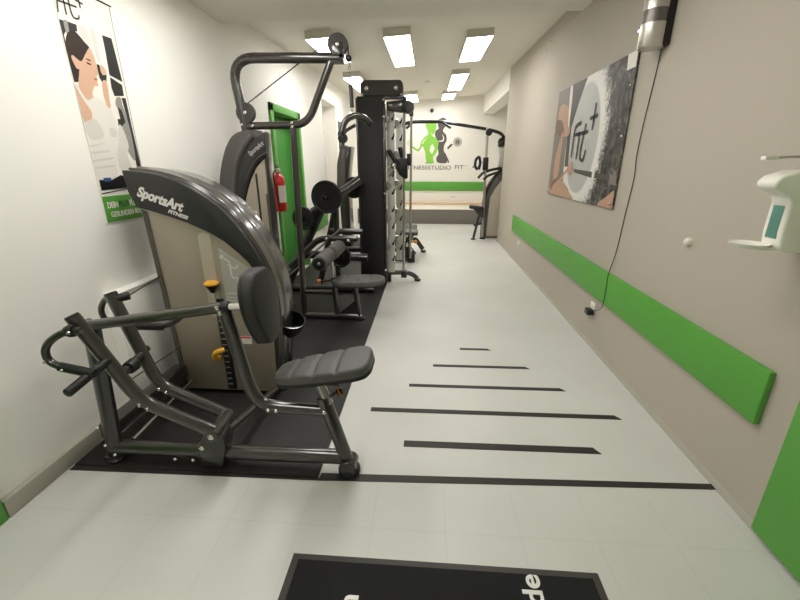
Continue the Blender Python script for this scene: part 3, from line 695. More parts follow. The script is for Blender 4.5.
MB().cyl((-1.045, 1.545, .275), (-1.09, 1.80, .235), .032, 'frame').build('pivot_sleeve', pb)
bolts('bolt', pb, [(-1.15, Y0-.052, .15), (-1.045, 1.544, .275)], (0, -1, 0), .016)
for nm, pts, sgn in (('lever_arm', [(-1.045, 1.575, .285), (-1.375, 1.55, .47), (-1.55, 1.505, .915)], -1), ('lever_arm', [(-1.085, 1.785, .235), (-1.44, 1.775, .415), (-1.625, 1.82, .915)], 1)):
    la = tube(nm, t, pts, .034, r2=.028, fillet=.09, n=22)
    top = Vector(pts[-1]); d = (Vector(pts[-1])-Vector(pts[-2])).normalized()
    MB().cyl(top-d*.004, top+d*.008, .029, 'black').build('end_cap', la)
    b2 = Vector(pts[1]); y = b2.y-.03
    bolts('bolt', la, [(b2.x+.02, y, b2.z-.01), (b2.x+.055, y, b2.z-.03)], (0, -1, .3), .010)
# near handles
hb = tube('curved_handle', t, [(-1.48, 1.46, .872), (-1.565, 1.45, .865), (-1.655, 1.44, .80), (-1.65, 1.43, .73), (-1.575, 1.43, .70)], .016, m='frame_dark', fillet=.06, n=16)
MB().cyl((-1.60, 1.43, .708), (-1.45, 1.435, .675), .0205, 'black').build('rubber_grip', hb)
MB().lathe([(.026, -.012), (.028, 0), (.026, .014), (.017, .03)], (-1.52, 1.455, .87), (-1, 0, 0), 'black', 20).build('clamp_collar', hb)
bolts('bolt', hb, [(-1.65, 1.42, .735), (-1.575, 1.412, .70), (-1.51, 1.43, .872)], (0, -1, 0), .008)
hs = MB().cyl((-1.45, 1.53, .70), (-1.50, 1.33, .635), .021, 'black', 20, .3).build('straight_handle', t)
ch = MB().cyl((-1.46, 1.57, .58), (-1.515, 1.84, .60), .02, 'frame_dark').build('cross_handle', t)
MB().lathe([(.02, 0), (.032, .004), (.034, .02), (.034, .05), (.026, .06)], (-1.475, 1.64, .585), (0, 1, .05), 'black', 20).build('rotation_hub', ch)
MB().cyl((-1.515, 1.842, .60), (-1.515, 1.848, .60), .012, 'chrome', 12).build('end_bolt', ch)
# far handle loop
hb = tube('curved_handle', t, [(-1.64, 1.86, .875), (-1.72, 1.88, .87), (-1.775, 1.89, .79), (-1.76, 1.90, .72), (-1.67, 1.90, .705), (-1.53, 1.91, .69), (-1.40, 1.92, .71), (-1.32, 1.94, .775)], .015, m='frame_dark', fillet=.05, n=14)
MB().cyl((-1.62, 1.905, .70), (-1.45, 1.915, .697), .021, 'black').build('rubber_grip', hb)
MB().lathe([(.022, -.01), (.025, 0), (.022, .02)], (-1.66, 1.87, .88), (-1, 0, 0), 'chrome', 16).build('clamp_collar', hb)
MB().cyl((-1.60, 1.82, .89), (-1.55, 1.85, .90), .022, 'black').build('cable_guide', hb)
ta = tube('top_arm', t, [(-1.645, Y0, .805), (-.945, Y0, .918)], .026, r2=.03, n=20)
MB().cyl((-1.66, Y0-.038, .80), (-1.66, Y0+.038, .80), .03, 'frame_dark').build('pivot_joint', ta)
bolts('bolt', ta, [(-1.665, Y0-.04, .83), (-.955, Y0-.032, .925), (-.945, Y0-.03, .90)], (0, -1, 0), .012)
fs = tube('seat_frame', t, [(-.945, Y0, .935), (-.865, Y0, .46), (-.80, Y0, .385), (-.475, Y0, .375)], .033, r2=.028, fillet=.12, n=22)
bolts('bolt', fs, [(-.775, Y0-.03, .385), (-.735, Y0-.03, .383), (-.49, Y0-.03, .385)], (0, -1, 0), .011)
fl = tube('front_leg', t, [(-.50, Y0, .455), (-.465, Y0, .33), (-.385, Y0, .04)], .036, r2=.03, fillet=.1, n=22)
MB().lathe([(.058, 0), (.058, .02), (.05, .032), (.03, .036)], (-.385, Y0, Z9), (0, 0, 1), 'black').build('foot_pad', fl)
MB().cyl((-.385, Y0-.05, .055), (-.385, Y0+.05, .055), .042, 'frame_dark').build('transport_roller', fl)
sp = MB().tube([(-.475, Y0, .42), (-.525, Y0, .575)], .024, 'steel', n=16).build('seat_post', t)
MB().box((-.60, Y0-.06, .555), (-.40, Y0+.06, .572), 'frame_dark', bevel=.003).build('seat_bracket', sp)
pn = MB().cyl((-.46, Y0, .46), (-.425, Y0, .485), .011, 'frame_dark').build('seat_pin', t)
MB().lathe([(.010, 0), (.021, .012), (.021, .03), (.012, .038)], (-.432, Y0, .478), (1, 0, .5), 'black', 18).build('pin_knob', pn)
MB().lathe([(.0215, .022), (.0215, .028)], (-.432, Y0, .478), (1, 0, .5), 'orange', 18).build('orange_ring', pn)
out = smooth_closed([(u*.93, v*.92) for u, v in [(-.255, 0), (-.235, .075), (-.12, .115), (.08, .135), (.21, .135), (.255, .09), (.262, 0), (.255, -.09), (.21, -.135), (.08, -.135), (-.12, -.115), (-.235, -.075)]], 12)
sm = frame_m((-.48, Y0, .585), (1, 0, .215), (0, 1, 0))
st = pad(out, .048, sm @ Matrix.Translation((0, 0, .016)), 'pad_seat', grooves=(-.13, -.02, .09), gw=.011, gd=.009, crown=.012).build('seat', t)
pad(out, .024, sm, 'pad_base', rings=2, crown=0).build('seat_underside', st)
cm = frame_m((-.79, Y0, .925), (0, 1, 0), (-.10, 0, 1))
co = smooth_closed([(0, .178), (.08, .165), (.13, .10), (.135, .0), (.105, -.09), (.06, -.16), (0, -.178), (-.06, -.16), (-.105, -.09), (-.135, 0), (-.13, .10), (-.08, .165)], 8)
cp = pad(co, .055, cm @ Matrix.Translation((0, 0, .012)), 'pad', crown=.014).build('chest_pad', t)
pad(co, .018, cm, 'pad_base', rings=2, crown=0).build('pad_back', cp)
MB().cyl((-.96, Y0, .918), (-.775, Y0, .93), .017, 'chrome').build('pad_slide_tube', t)
MB().lathe([(.028, 0), (.032, .01), (.028, .03)], (-.945, Y0, .918), (1, 0, .05), 'black', 20).build('slide_collar', t)
# frame from the row bench back to the tower
MB().box((-1.75, 1.66, .135), (-1.66, 2.36, .225), 'frame_dark', bevel=.012).build('rear_base_beam', t)
MB().cyl((-1.62, 1.72, .09), (-1.62, 2.33, .12), .010, 'chrome').build('guide_rod', t)
br = tube('tower_brace', t, [(-1.05, 1.70, .20), (-1.035, 2.40, .045)], .022)
MB().lathe([(.04, 0), (.04, .012), (.02, .02)], (-1.03, 2.42, Z9), (0, 0, 1), 'black').build('foot_pad', br)
# tower
yt = 2.35
F = smooth_open([(-1.80, 1.525), (-1.64, 1.51), (-1.49, 1.47), (-1.35, 1.40), (-1.23, 1.31), (-1.14, 1.20), (-1.06, 1.07), (-1.00, .93), (-.97, .79), (-.96, .60), (-.99, .30), (-1.02, .03)], 4)
sil = F + [(-1.685, .03), (-1.745, 1.27), (-1.80, 1.41)]
sh = MB().prism(sil, yt+.012, yt+.31, 'shell', bevel=.022, seg=3).build('tower_shell', t)
rib = [(x-.018, yt+.15, z-.018) for x, z in F]
MB().tube(rib, .030, 'shell', r2=.07, n=24, ref=(0, 1, 0)).build('crown_rib', sh)
MB().tube([(x-.002, yt+.03, z-.002) for x, z in F], .008, 'frame', n=10).build('edge_trim', sh)
cov_lo = [(-1.80, 1.395), (-1.765, 1.30), (-1.70, 1.285), (-1.58, 1.25), (-1.46, 1.21), (-1.34, 1.155), (-1.25, 1.10), (-1.17, 1.03), (-1.11, .965), (-1.05, .87), (-1.01, .77), (-1.0, .60)]
cover = [(x-.010, z-.010) for x, z in F if z > .62] + [(-.985, .58)] + cov_lo[::-1]
cv = MB().prism(cover, yt-.03, yt+.02, 'cover', bevel=.006).build('crown_cover', t)
shr = [(-1.695, .035), (-1.035, .035), (-1.01, .60), (-1.02, .77)] + [(x+.0, z+.01) for x, z in cov_lo[::-1][2:-2]] + [(-1.735, 1.29)]
sp_ = MB().prism(shr, yt-.012, yt+.02, 'shroud', bevel=.005).build('shroud_panel', t)
MB().prism([(-1.70, .035), (-1.672, .035), (-1.715, 1.275), (-1.745, 1.285)], yt-.018, yt-.008, 'shroud_edge').build('edge_strip', sp_)
MB().prism(roundrect(.08, .56, .035, cx=-1.38, cy=.87), yt-.0145, yt-.010, 'stripe').build('highlight_stripe', sp_)  # paler panel stands in for the highlight on the shroud
pl = MB().prism([(-1.30, .68), (-1.10, .68), (-1.10, .90), (-1.30, 1.06)], yt-.0142, yt-.010, 'placard', bevel=0).build('instruction_placard', sp_)
mb = MB()
Pp = lambda a, b: (a, yt-.0150, b)
for s, w in (([(-1.27, .99), (-1.24, .96), (-1.235, .87), (-1.20, .86), (-1.205, .78)], .012), ([(-1.255, .95), (-1.205, .925), (-1.19, .95)], .010), ([(-1.30, 1.045), (-1.12, .93)], .003),
             ([(-1.29, .76), (-1.12, .76)], .006), ([(-1.29, .73), (-1.12, .73)], .004), ([(-1.29, .71), (-1.16, .71)], .004), ([(-1.165, .86), (-1.125, .86)], .02), ([(-1.16, .90), (-1.14, .90)], .012)):
    stroke(mb, s, w, Pp, 'placard_ink')
mb.prism(roundrect(.024, .026, .010, cx=-1.285, cy=1.0), yt-.0152, yt-.0145, 'placard_ink')
mb.build('exercise_diagram', pl)
cl = MB().box((-1.245, yt-.0142, .40), (-1.165, yt-.010, .455), 'label').build('warning_label', sp_)
MB().box((-1.243, yt-.0148, .442), (-1.167, yt-.0138, .453), 'red').build('red_header', cl)
ws = MB().box((-1.375, yt-.025, .05), (-1.315, yt-.008, .72), 'black', bevel=.004).build('weight_indicator', t)
for k in range(14): MB().box((-1.365, yt-.0275, .09+.043*k), (-1.335, yt-.0245, .098+.043*k), 'logo_grey').build('weight_mark', ws)
sk = MB().cyl((-1.355, yt-.04, .64), (-1.365, yt-.04, .78), .010, 'chrome').build('selector_stalk', t)
MB().lathe([(.012, 0), (.018, .012), (.036, .045), (.040, .052)], (-1.365, yt-.04, .77), (0, 0, 1), 'black', 24).build('knob_base', sk)
MB().lathe([(.040, .052), (.046, .058), (.046, .066), (.03, .076), (0, .078)], (-1.365, yt-.04, .77), (0, 0, 1), 'yellow', 28).build('yellow_cap', sk)
MB().tube([(-1.40, yt-.03, .30), (-1.41, yt-.07, .31), (-1.40, yt-.085, .35), (-1.37, yt-.085, .375), (-1.34, yt-.06, .375)], .017, 'yellow', fillet=.03, n=14, ref=(0, 0, 1)).build('yellow_pin_handle', t)
for (x, y) in ((-1.66, yt+.03), (-1.05, yt+.03), (-1.05, yt+.27), (-1.66, yt+.27)): foot('leveling_foot', t, x, y, .032, .03, z=Z9)
MB().cyl((-1.0, yt+.17, .02), (-.975, yt+.17, .70), .022, 'frame_dark').build('guide_column', t)
# cup holder on the tower side
cup = MB().lathe([(.0, 0), (.07, .0), (.095, .05), (.105, .12), (.095, .118), (.084, .05), (.060, .010), (0, .010)], (-.985, 2.54, .41), (.35, -.25, 1), 'gloss_black', 30).build('cup_holder', t)
MB().cyl((-.91, 2.49, .46), (-.895, 2.485, .46), .012, 'chrome', 12).build('bolt', cup)
ang = math.atan2(-.10, .28)
Lm = frame_m((-1.745, yt-.0315, 1.372), (math.cos(ang), 0, math.sin(ang)), (-math.sin(ang), 0, math.cos(ang)))
text('SportsArt', .082, Lm, 'text_white', 'brand_lettering', cv, bold=.0035, shear=.22, extrude=.001, width=.285)
Lm = frame_m((-1.57, yt-.0315, 1.272), (math.cos(ang), 0, math.sin(ang)), (-math.sin(ang), 0, math.cos(ang)))
text('FITNESS', .030, Lm, 'text_white', 'brand_lettering', cv, bold=.001, shear=.2, extrude=.001, width=.125)
MB().tube([(-1.55, 1.85, .90), (-1.715, 2.36, .87)], .0035, 'cable', n=8).build('pull_cable', t)
MB().tube([(-1.64, 1.75, .41), (-1.68, 2.36, .36)], .0035, 'cable', n=8).build('pull_cable', t)
MB().cyl((-1.80, 2.52, .34), (-1.77, 2.52, .34), .07, 'black', 28).build('cable_pulley', t)

# ================================================================== second machine: lat pulldown
ym = 3.80
t = thing('lat_pulldown_machine', 'tall pulldown machine with overhead tube frame, foam rollers and low seat', 'gym machine', (-1.2, 3.75, 0))
yt = 3.52
crown = smooth_open([(-1.80, .03), (-1.83, .9), (-1.875, 1.25), (-1.865, 1.40), (-1.82, 1.56), (-1.75, 1.71), (-1.66, 1.80), (-1.53, 1.825), (-1.41, 1.815)], 5)
sh = MB().prism(crown+[(-1.435, 1.50), (-1.43, 1.0), (-1.44, .03)], yt+.012, yt+.2, 'shell', bevel=.022, seg=3).build('tower_shell', t)
MB().tube([(-1.725, yt+.0, .6), (-1.745, yt-.005, 1.15), (-1.70, yt-.01, 1.45), (-1.62, yt-.01, 1.66), (-1.50, yt, 1.78)], .028, 'shell', r2=.022, fillet=.2, n=18).build('crown_rib', sh)
cov = [(-1.39, 1.80), (-1.40, 1.605), (-1.45, 1.575), (-1.50, 1.53), (-1.56, 1.43), (-1.60, 1.34), (-1.66, 1.19), (-1.695, 1.22), (-1.69, 1.36), (-1.655, 1.50), (-1.61, 1.60), (-1.54, 1.70), (-1.46, 1.77)]
cv = MB().prism(cov, yt-.02, yt+.02, 'cover', bevel=.006).build('crown_cover', t)
MB().tube([(-1.385, yt-.022, 1.64), (-1.47, yt-.022, 1.60), (-1.55, yt-.022, 1.50), (-1.60, yt-.022, 1.40)], .009, 'frame', fillet=.05, n=10).build('cover_rib', cv)
sp_ = MB().prism([(-1.66, .035), (-1.435, .035), (-1.425, 1.0), (-1.425, 1.59), (-1.45, 1.565), (-1.50, 1.52), (-1.56, 1.42), (-1.60, 1.33), (-1.655, 1.18)], yt-.008, yt+.02, 'shroud', bevel=.005).build('shroud_panel', t)
MB().box((-1.515, yt-.011, .4), (-1.498, yt-.006, 1.47), 'black').build('panel_slot', sp_)
MB().box((-1.61, yt-.012, .85), (-1.54, yt-.006, 1.15), 'offwhite').build('instruction_placard', sp_)
MB().box((-1.437, yt-.012, .04), (-1.422, yt-.0, 1.3), 'shroud_edge').build('edge_strip', sp_)
MB().lathe([(.012, 0), (.022, .02), (.018, .03)], (-1.425, yt-.01, .58), (.3, -1, 0), 'yellow', 18).build('yellow_knob', t)
a2 = math.atan2(.11, .16)
text('SportsArt', .05, frame_m((-1.535, yt-.0215, 1.615), (math.cos(a2), 0, math.sin(a2)), (-math.sin(a2), 0, math.cos(a2))), 'logo_grey', 'brand_lettering', cv, bold=.002, shear=.2, sx=.8)
for (x, y) in ((-1.76, yt+.05), (-1.48, yt+.05), (-1.48, yt+.17), (-1.76, yt+.17)): foot('leveling_foot', t, x, y, .032, .03, z=Z9)
tp = tube('overhead_tube', t, [(-1.67, ym, 1.80), (-1.745, ym, 2.42), (-.78, ym, 2.405)], .042, r2=.036, fillet=.22, n=24)
dg = tube('diagonal_tube', t, [(-.84, ym, 2.42), (-1.10, ym, 1.885), (-1.70, ym, 1.875)], .033, r2=.028, fillet=.13, n=22)
bolts('bolt', dg, [(-1.70, ym-.03, 1.885), (-1.235, ym-.03, 1.90), (-1.235, ym-.03, 1.865), (-1.60, ym-.03, 1.875)], (0, -1, 0), .014)
up = tube('upright_post', t, [(-1.235, ym, 1.87), (-1.275, ym, .04)], .032, r2=.028, n=20)
MB().box((-.86, ym-.03, 2.36), (-.745, ym+.03, 2.435), 'frame', bevel=.006).build('end_bracket', tp)
for (x, z, r) in ((-.79, 2.50, .085), (-1.655, 1.985, .085)):
    p = MB().lathe([(.0, -.018), (r, -.018), (r, -.012), (r-.012, -.004), (r-.012, .004), (r, .012), (r, .018), (0, .018)], (x, ym-.01, z), (0, 1, 0), 'matte_grey', 40).build('pulley', t)
    MB().lathe([(.016, 0), (.016, .006), (.006, .010)], (x, ym-.03, z), (0, -1, 0), 'chrome', 16).build('axle_bolt', p)
MB().box((-.84, ym-.03, 2.40), (-.74, ym+.03, 2.52), 'frame', bevel=.006).build('pulley_bracket', tp)
mb = MB()
mb.tube([(-1.63, ym, 2.065), (-1.10, ym, 2.395)], .005, 'cable', n=8); mb.build('steel_cable', t)
MB().tube([(-1.00, ym, 2.45), (-.845, ym, 2.565)], .005, 'cable', n=8).build('steel_cable', t)
MB().tube([(-.705, ym, 2.50), (-.705, ym, 2.42), (-.70, ym, 2.34)], .005, 'cable', n=8).build('steel_cable', t)
MB().ball((-.705, ym, 2.40), .028, 'black').build('cable_stop', t)
mb = MB()
for k in range(6): mb.tube([( -.70+.012*math.cos(a)*(k % 2), ym+.012*math.cos(a)*((k+1) % 2), 2.355-.026*k+.018*math.sin(a)) for a in [i*PI/5 for i in range(10)]], .0035, 'steel', n=6, closed=True, ref=(.3, .5, .8))
mb.build('chain', t)
MB().cyl((-.695, ym, 2.20), (-.69, ym, 2.02), .018, 'frame_dark').build('swivel_grip', t)
mb = MB()
for k in range(4): mb.tube([( -.69+.012*math.cos(a)*(k % 2), ym+.012*math.cos(a)*((k+1) % 2), 2.01-.024*k+.018*math.sin(a)) for a in [i*PI/5 for i in range(10)]], .0035, 'steel', n=6, closed=True, ref=(.3, .5, .8))
mb.build('chain', t)
lb = thing('pulldown_bar', 'curved grey pulldown bar hanging from the chain of the tall machine', 'exercise bar', (-.69, ym, 1.93))
MB().tube(smooth_open([(-.785, 3.74, 1.80), (-.755, 3.76, 1.895), (-.70, 3.78, 1.945), (-.64, 3.81, 1.955), (-.58, 3.84, 1.935), (-.545, 3.86, 1.90)], 5), .027, 'frame', n=18).build('bar_tube', lb)
MB().cyl((-.788, 3.738, 1.785), (-.782, 3.742, 1.82), .031, 'black').build('end_cap', lb)
MB().cyl((-.55, 3.858, 1.905), (-.532, 3.866, 1.885), .031, 'black').build('end_cap', lb)
MB().box((-.71, ym-.015, 1.95), (-.67, ym+.015, 1.985), 'chrome', bevel=.004).build('hanging_eye', lb)
tube('base_tube', t, [(-1.70, ym, .042), (-.66, ym, .042)], .032, r2=.03)
po = tube('roller_post', t, [(-.925, ym, .06), (-.945, ym, .46)], .026, r2=.024)
MB().cyl((-.943, ym, .44), (-.955, ym, .63), .019, 'chrome').build('chrome_insert', po)
tube('cross_tube', t, [(-1.265, ym, .30), (-.935, ym, .30)], .024)
pn = MB().cyl((-1.07, ym-.03, .425), (-.95, ym, .43), .012, 'black').build('adjustment_pin', t)
MB().cyl((-1.10, ym-.038, .423), (-1.07, ym-.03, .425), .024, 'orange').build('orange_knob', pn)
sp = tube('seat_post', t, [(-.69, ym, .05), (-.73, ym, .39)], .028, r2=.026)
MB().lathe([(.05, 0), (.05, .02), (.03, .03)], (-.68, ym, Z9), (0, 0, 1), 'black').build('foot_pad', sp)
MB().prism([(-.90, .07), (-.715, .07), (-.73, .22)], ym-.008, ym+.008, 'frame_dark').build('gusset_plate', sp)
out = roundrect(.53, .30, .12, 10); out = densify(out, .02)
st = pad(out, .048, frame_m((-.685, ym, .41), (1, 0, .03), (0, 1, 0)), 'pad_seat', grooves=(-.13, -.01, .11), gw=.010, gd=.008, crown=.012).build('seat', t)
pad(out, .02, frame_m((-.685, ym, .392), (1, 0, .03), (0, 1, 0)), 'pad_base', rings=2, crown=0).build('seat_underside', st)
ax = MB().cyl((-.985, 3.43, .685), (-.96, 4.24, .70), .014, 'steel').build('roller_axle', t)
for a, b in ((3.45, 3.78), (3.88, 4.20)):
    rl = MB().cyl((-.984+.025*(a-3.43)/.81, a, .685), (-.984+.025*(b-3.43)/.81, b, .697), .073, 'roller', 28, .15).build('foam_roller', t)
    MB().lathe([(.055, 0), (.055, .006), (.03, .010)], (-.984, a+.002, .685), (0, -1, 0), 'black', 24).build('roller_cap', rl)
    MB().lathe([(.016, 0), (.016, .004), (.006, .008)], (-.984, a-.008, .685), (0, -1, 0), 'chrome', 16).build('cap_bolt', rl)

# ================================================================== third machine: plate loaded
t = thing('plate_loaded_machine', 'dark plate-loaded machine with slanted arm and black discs behind the pulldown', 'gym machine', (-1.2, 4.75, 0))
yp = 4.72
tube('lever_arm', t, [(-1.53, yp, .90), (-1.17, yp, 1.13), (-.83, yp+.2, 1.37)], .055, m='frame_dark', r2=.04)
tube('slanted_leg', t, [(-1.80, yp, .04), (-1.27, yp, 1.05)], .058, m='frame_dark', r2=.04)
tube('slanted_leg', t, [(-1.42, yp+.25, .04), (-1.14, yp+.25, 1.10)], .04, m='frame_dark', r2=.04)
tube('side_rail', t, [(-1.62, yp-.28, .40), (-1.24, yp-.28, .74), (-.80, yp-.28, .74)], .036, m='frame', fillet=.1)
tube('cross_tube', t, [(-1.55, yp-.05, .50), (-.72, yp-.05, .47)], .052, m='frame_dark')
tube('side_rail', t, [(-1.2, yp+.1, .76), (-.80, yp+.1, .76)], .036, m='frame')
tube('upright_post', t, [(-1.13, yp+.1, .03), (-1.12, yp+.1, 1.12)], .036, m='frame_dark')
tube('base_tube', t, [(-1.80, yp, .05), (-.66, yp, .05)], .04, m='frame_dark')
tube('linkage_rod', t, [(-1.72, yp-.3, .22), (-.98, yp-.3, .86)], .010, m='steel')
tube('linkage_rod', t, [(-1.78, yp-.30, .23), (-1.62, yp-.30, .24)], .014, m='black')
MB().box((-1.36, yp-.33, .40), (-1.28, yp-.26, .46), 'steel', bevel=.008).build('rod_clamp', t)
def plate(x, z, r, y, label, par=None):
    p = thing('weight_plate', label, 'weight plate', (x, y, z-r), 'black discs on the plate-loaded machine')
    pr = [(.03, -.028), (.055, -.028), (.06, -.016), (r-.03, -.016), (r-.02, -.024), (r-.005, -.024), (r, -.018), (r, .018), (r-.01, .024), (0, .024)]
    MB().lathe(pr, (x, y, z), (.18, 1, 0), 'black', 44).build('disc', p)
    MB().lathe([(.028, 0), (.028, .05), (.02, .056), (0, .056)], (x-.004, y-.02, z), (-.18, -1, 0), 'gloss_black', 20).build('sleeve_end', p)
    return p
plate(-1.17, 1.19, .185, yp-.12, 'largest black weight disc on the slanted arm, right of the fire extinguisher')
plate(-1.46, .945, .135, yp-.12, 'smaller black weight disc low on the slanted arm in front of the green door')
plate(-.93, 1.27, .13, yp+.34, 'black weight disc half hidden beside the tall black rack panel')
plate(-1.0, .54, .13, yp-.32, 'low black weight disc behind the foam rollers')
bolts('bolt', t, [(-1.07, yp-.06, 1.16), (-.90, yp-.32, .72), (-1.15, yp-.33, .74)], (0, -1, 0), .018)

# ================================================================== cable rack
t = thing('cable_rack', 'tall black panelled rack with silver toothed uprights in the middle', 'gym rack', (-.6, 5.4, 0))
pnl = MB().box((-.865, 5.08, .03), (-.565, 5.50, 2.30), 'panel_black', bevel=.008).build('side_panel', t)
MB().box((-.565, 5.09, .03), (-.53, 5.15, 2.30), 'frame_dark', bevel=.006).build('frame_post', t)
MB().box((-.88, 5.075, .04), (-.86, 5.10, 2.28), 'frame', bevel=.004).build('edge_trim', pnl)
bolts('bolt', t, [(-.548, 5.088, z) for z in (2.26, 2.08, 1.2, .2)], (0, -1, 0), .016)
tpz = MB().prism(roundrect(.50, .165, .055, cx=-.57, cy=2.385), 5.08, 5.22, 'matte_grey', bevel=.008).build('top_plate', t)
bolts('bolt', tpz, [(-.745, 5.078, 2.38), (-.40, 5.078, 2.38)], (0, -1, 0), .024)
bolts('bolt', tpz, [(-.335, 5.078, 2.31), (-.80, 5.078, 2.31)], (0, -1, 0), .015)
MB().box((-.55, 5.10, 2.27), (-.30, 5.20, 2.305), 'frame_dark', bevel=.004).build('top_beam', t)
MB().prism([(-.52, 2.16), (-.34, 2.13), (-.31, 2.17), (-.33, 2.27), (-.52, 2.25)], 5.16, 5.24, 'frame', bevel=.008).build('top_arm', t)
MB().box((-.325, 5.12, 2.13), (-.285, 5.20, 2.30), 'black', bevel=.006).build('arm_end_cap', t)
MB().lathe([(.0, -.02), (.075, -.02), (.075, .02), (0, .02)], (-.27, 5.26, 2.20), (0, 1, 0), 'frame', 30).build('pulley', t)
def upright(x0, x1, y, z0, z1, n):
    u = MB().box((x0, y, z0), (x1, y+.06, z1), 'silver_paint', bevel=.006).build('toothed_upright', t)
    for k in range(n):
        z = z0+.2+(z1-z0-.28)*k/(n-1)
        pr = [(x1-.040, z-.030), (x1-.022, z-.045), (x1-.004, z-.02), (x1+.004, z+.03), (x1-.004, z+.045), (x1-.014, z+.01), (x1-.03, z-.012)]
        MB().prism(pr, y-.012, y+.02, 'gloss_black', bevel=.003).build('catch_tooth', u)
    for k in range(5):
        z = z0+.35+(z1-z0-.45)*k/4
        MB().lathe([(.042, 0), (.042, .02), (.03, .032), (0, .034)], (x0+.012, y-.002, z), (0, -1, 0), 'steel', 20).build('round_knob', u)
upright(-.53, -.435, 5.22, .14, 2.17, 9)
upright(-.475, -.385, 5.95, .14, 2.20, 9)
MB().box((-.38, 5.97, .14), (-.36, 6.0, 2.15), 'white', bevel=.002).build('slotted_strip', t)
MB().cyl((-.312, 5.2, .10), (-.312, 5.2, 2.24), .017, 'steel').build('guide_rod', t)
MB().cyl((-.265, 6.1, .14), (-.265, 6.1, 2.27), .017, 'steel').build('guide_rod', t)
MB().cyl((-.265, 6.1, 2.19), (-.265, 6.1, 2.32), .03, 'black').build('rod_cap', t)
MB().box((-.50, 5.99, 2.24), (-.25, 6.04, 2.28), 'frame_dark', bevel=.004).build('rear_crossbar', t)
ft = tube('front_foot_tube', t, [(-.56, 5.25, .125), (-.30, 5.25, .135), (-.20, 5.27, .11), (-.13, 5.30, .04)], .032, m='frame', fillet=.06)
MB().lathe([(.045, 0), (.045, .02), (.03, .028)], (-.125, 5.30, Z9), (0, 0, 1), 'black').build('foot_pad', ft)
MB().lathe([(.045, 0), (.045, .10)], (-.53, 5.24, Z9), (0, 0, 1), 'black').build('foot_pad', ft)
MB().box((-.345, 5.16, .08), (-.27, 5.25, .17), 'black', bevel=.006).build('rod_socket', ft)
cr = MB().prism([(-.41, 1.50), (-.37, 1.42), (-.30, 1.37), (-.265, 1.38), (-.265, 1.62), (-.39, 1.61)], 5.14, 5.25, 'black', bevel=.008).build('bar_carriage', t)
MB().box((-.275, 5.15, 1.53), (-.225, 5.24, 1.67), 'black', bevel=.01).build('lock_block', cr)
MB().ball((-.435, 5.14, 1.53), .042, 'chrome').build('chrome_ball', cr)
MB().tube([(-.50, 5.16, 1.71), (-.44, 5.15, 1.62), (-.38, 5.15, 1.54)], .03, 'black', fillet=.03).build('latch_lever', cr)
MB().tube([(-.37, 5.30, 1.74), (-.33, 5.25, 1.62)], .03, 'black').build('latch_lever', cr)
MB().cyl((-.58, 5.10, 1.52), (-.41, 5.14, 1.53), .007, 'steel', 12).build('thin_rod', cr)
MB().cyl((-.50, 5.10, 1.40), (-.44, 5.14, 1.46), .005, 'cable', 10).build('thin_rod', cr)

# adjustable bench behind the rack
t = thing('adjustable_bench', 'small adjustable bench with grey seat standing behind the silver rack rods', 'bench', (-.34, 6.8, 0))
out = densify(roundrect(.37, .34, .07, 8), .02)
pad(out, .06, frame_m((-.34, 6.48, .46), (1, 0, -.03), (0, 1, 0)), 'pad_seat', crown=.01).build('seat', t)
pad(densify(roundrect(.30, .55, .07, 8), .03), .06, frame_m((-.34, 6.95, .45), (1, 0, 0), (0, 1, .02)), 'pad', crown=.01).build('back_rest', t)
tube('main_beam', t, [(-.34, 6.35, .15), (-.34, 7.25, .24)], .05, m='black', ref=(0, 0, 1))
tube('seat_support', t, [(-.50, 6.45, .43), (-.42, 6.42, .30), (-.30, 6.45, .14)], .055, m='gloss_black', fillet=.05)
tube('seat_support', t, [(-.26, 6.45, .44), (-.34, 6.42, .28), (-.22, 6.45, .12)], .05, m='gloss_black', fillet=.05)
tube('seat_support', t, [(-.46, 6.5, .40), (-.50, 6.46, .20), (-.40, 6.46, .06)], .045, m='frame_dark', fillet=.05)
tube('foot_tube', t, [(-.54, 6.4, .06), (-.20, 6.4, .06)], .045, m='frame_dark')
tube('rear_foot_tube', t, [(-.40, 7.2, .26), (-.22, 7.2, .26), (-.08, 7.2, .06)], .04, m='frame', fillet=.06)
MB().lathe([(.045, 0), (.045, .03)], (-.07, 7.2, Z9), (0, 0, 1), 'black').build('foot_pad', t)
wl = MB().cyl((-.54, 6.33, .27), (-.54, 6.37, .27), .085, 'black').build('transport_wheel', t)
MB().cyl((-.54, 6.318, .27), (-.54, 6.33, .27), .035, 'silver_paint').build('wheel_hub', wl)
kn = MB().cyl((-.26, 6.35, .35), (-.20, 6.33, .36), .014, 'steel', 12).build('pull_pin', t)
MB().ball((-.19, 6.33, .36), .03, 'orange').build('orange_knob', kn)
bolts('bolt', t, [(-.42, 6.36, .34), (-.33, 6.36, .30), (-.47, 6.36, .17), (-.27, 6.36, .22)], (0, -1, 0), .03)
MB().box((-.32, 6.33, .015), (-.20, 6.45, .16), 'black', bevel=.01).build('plate_block', t)

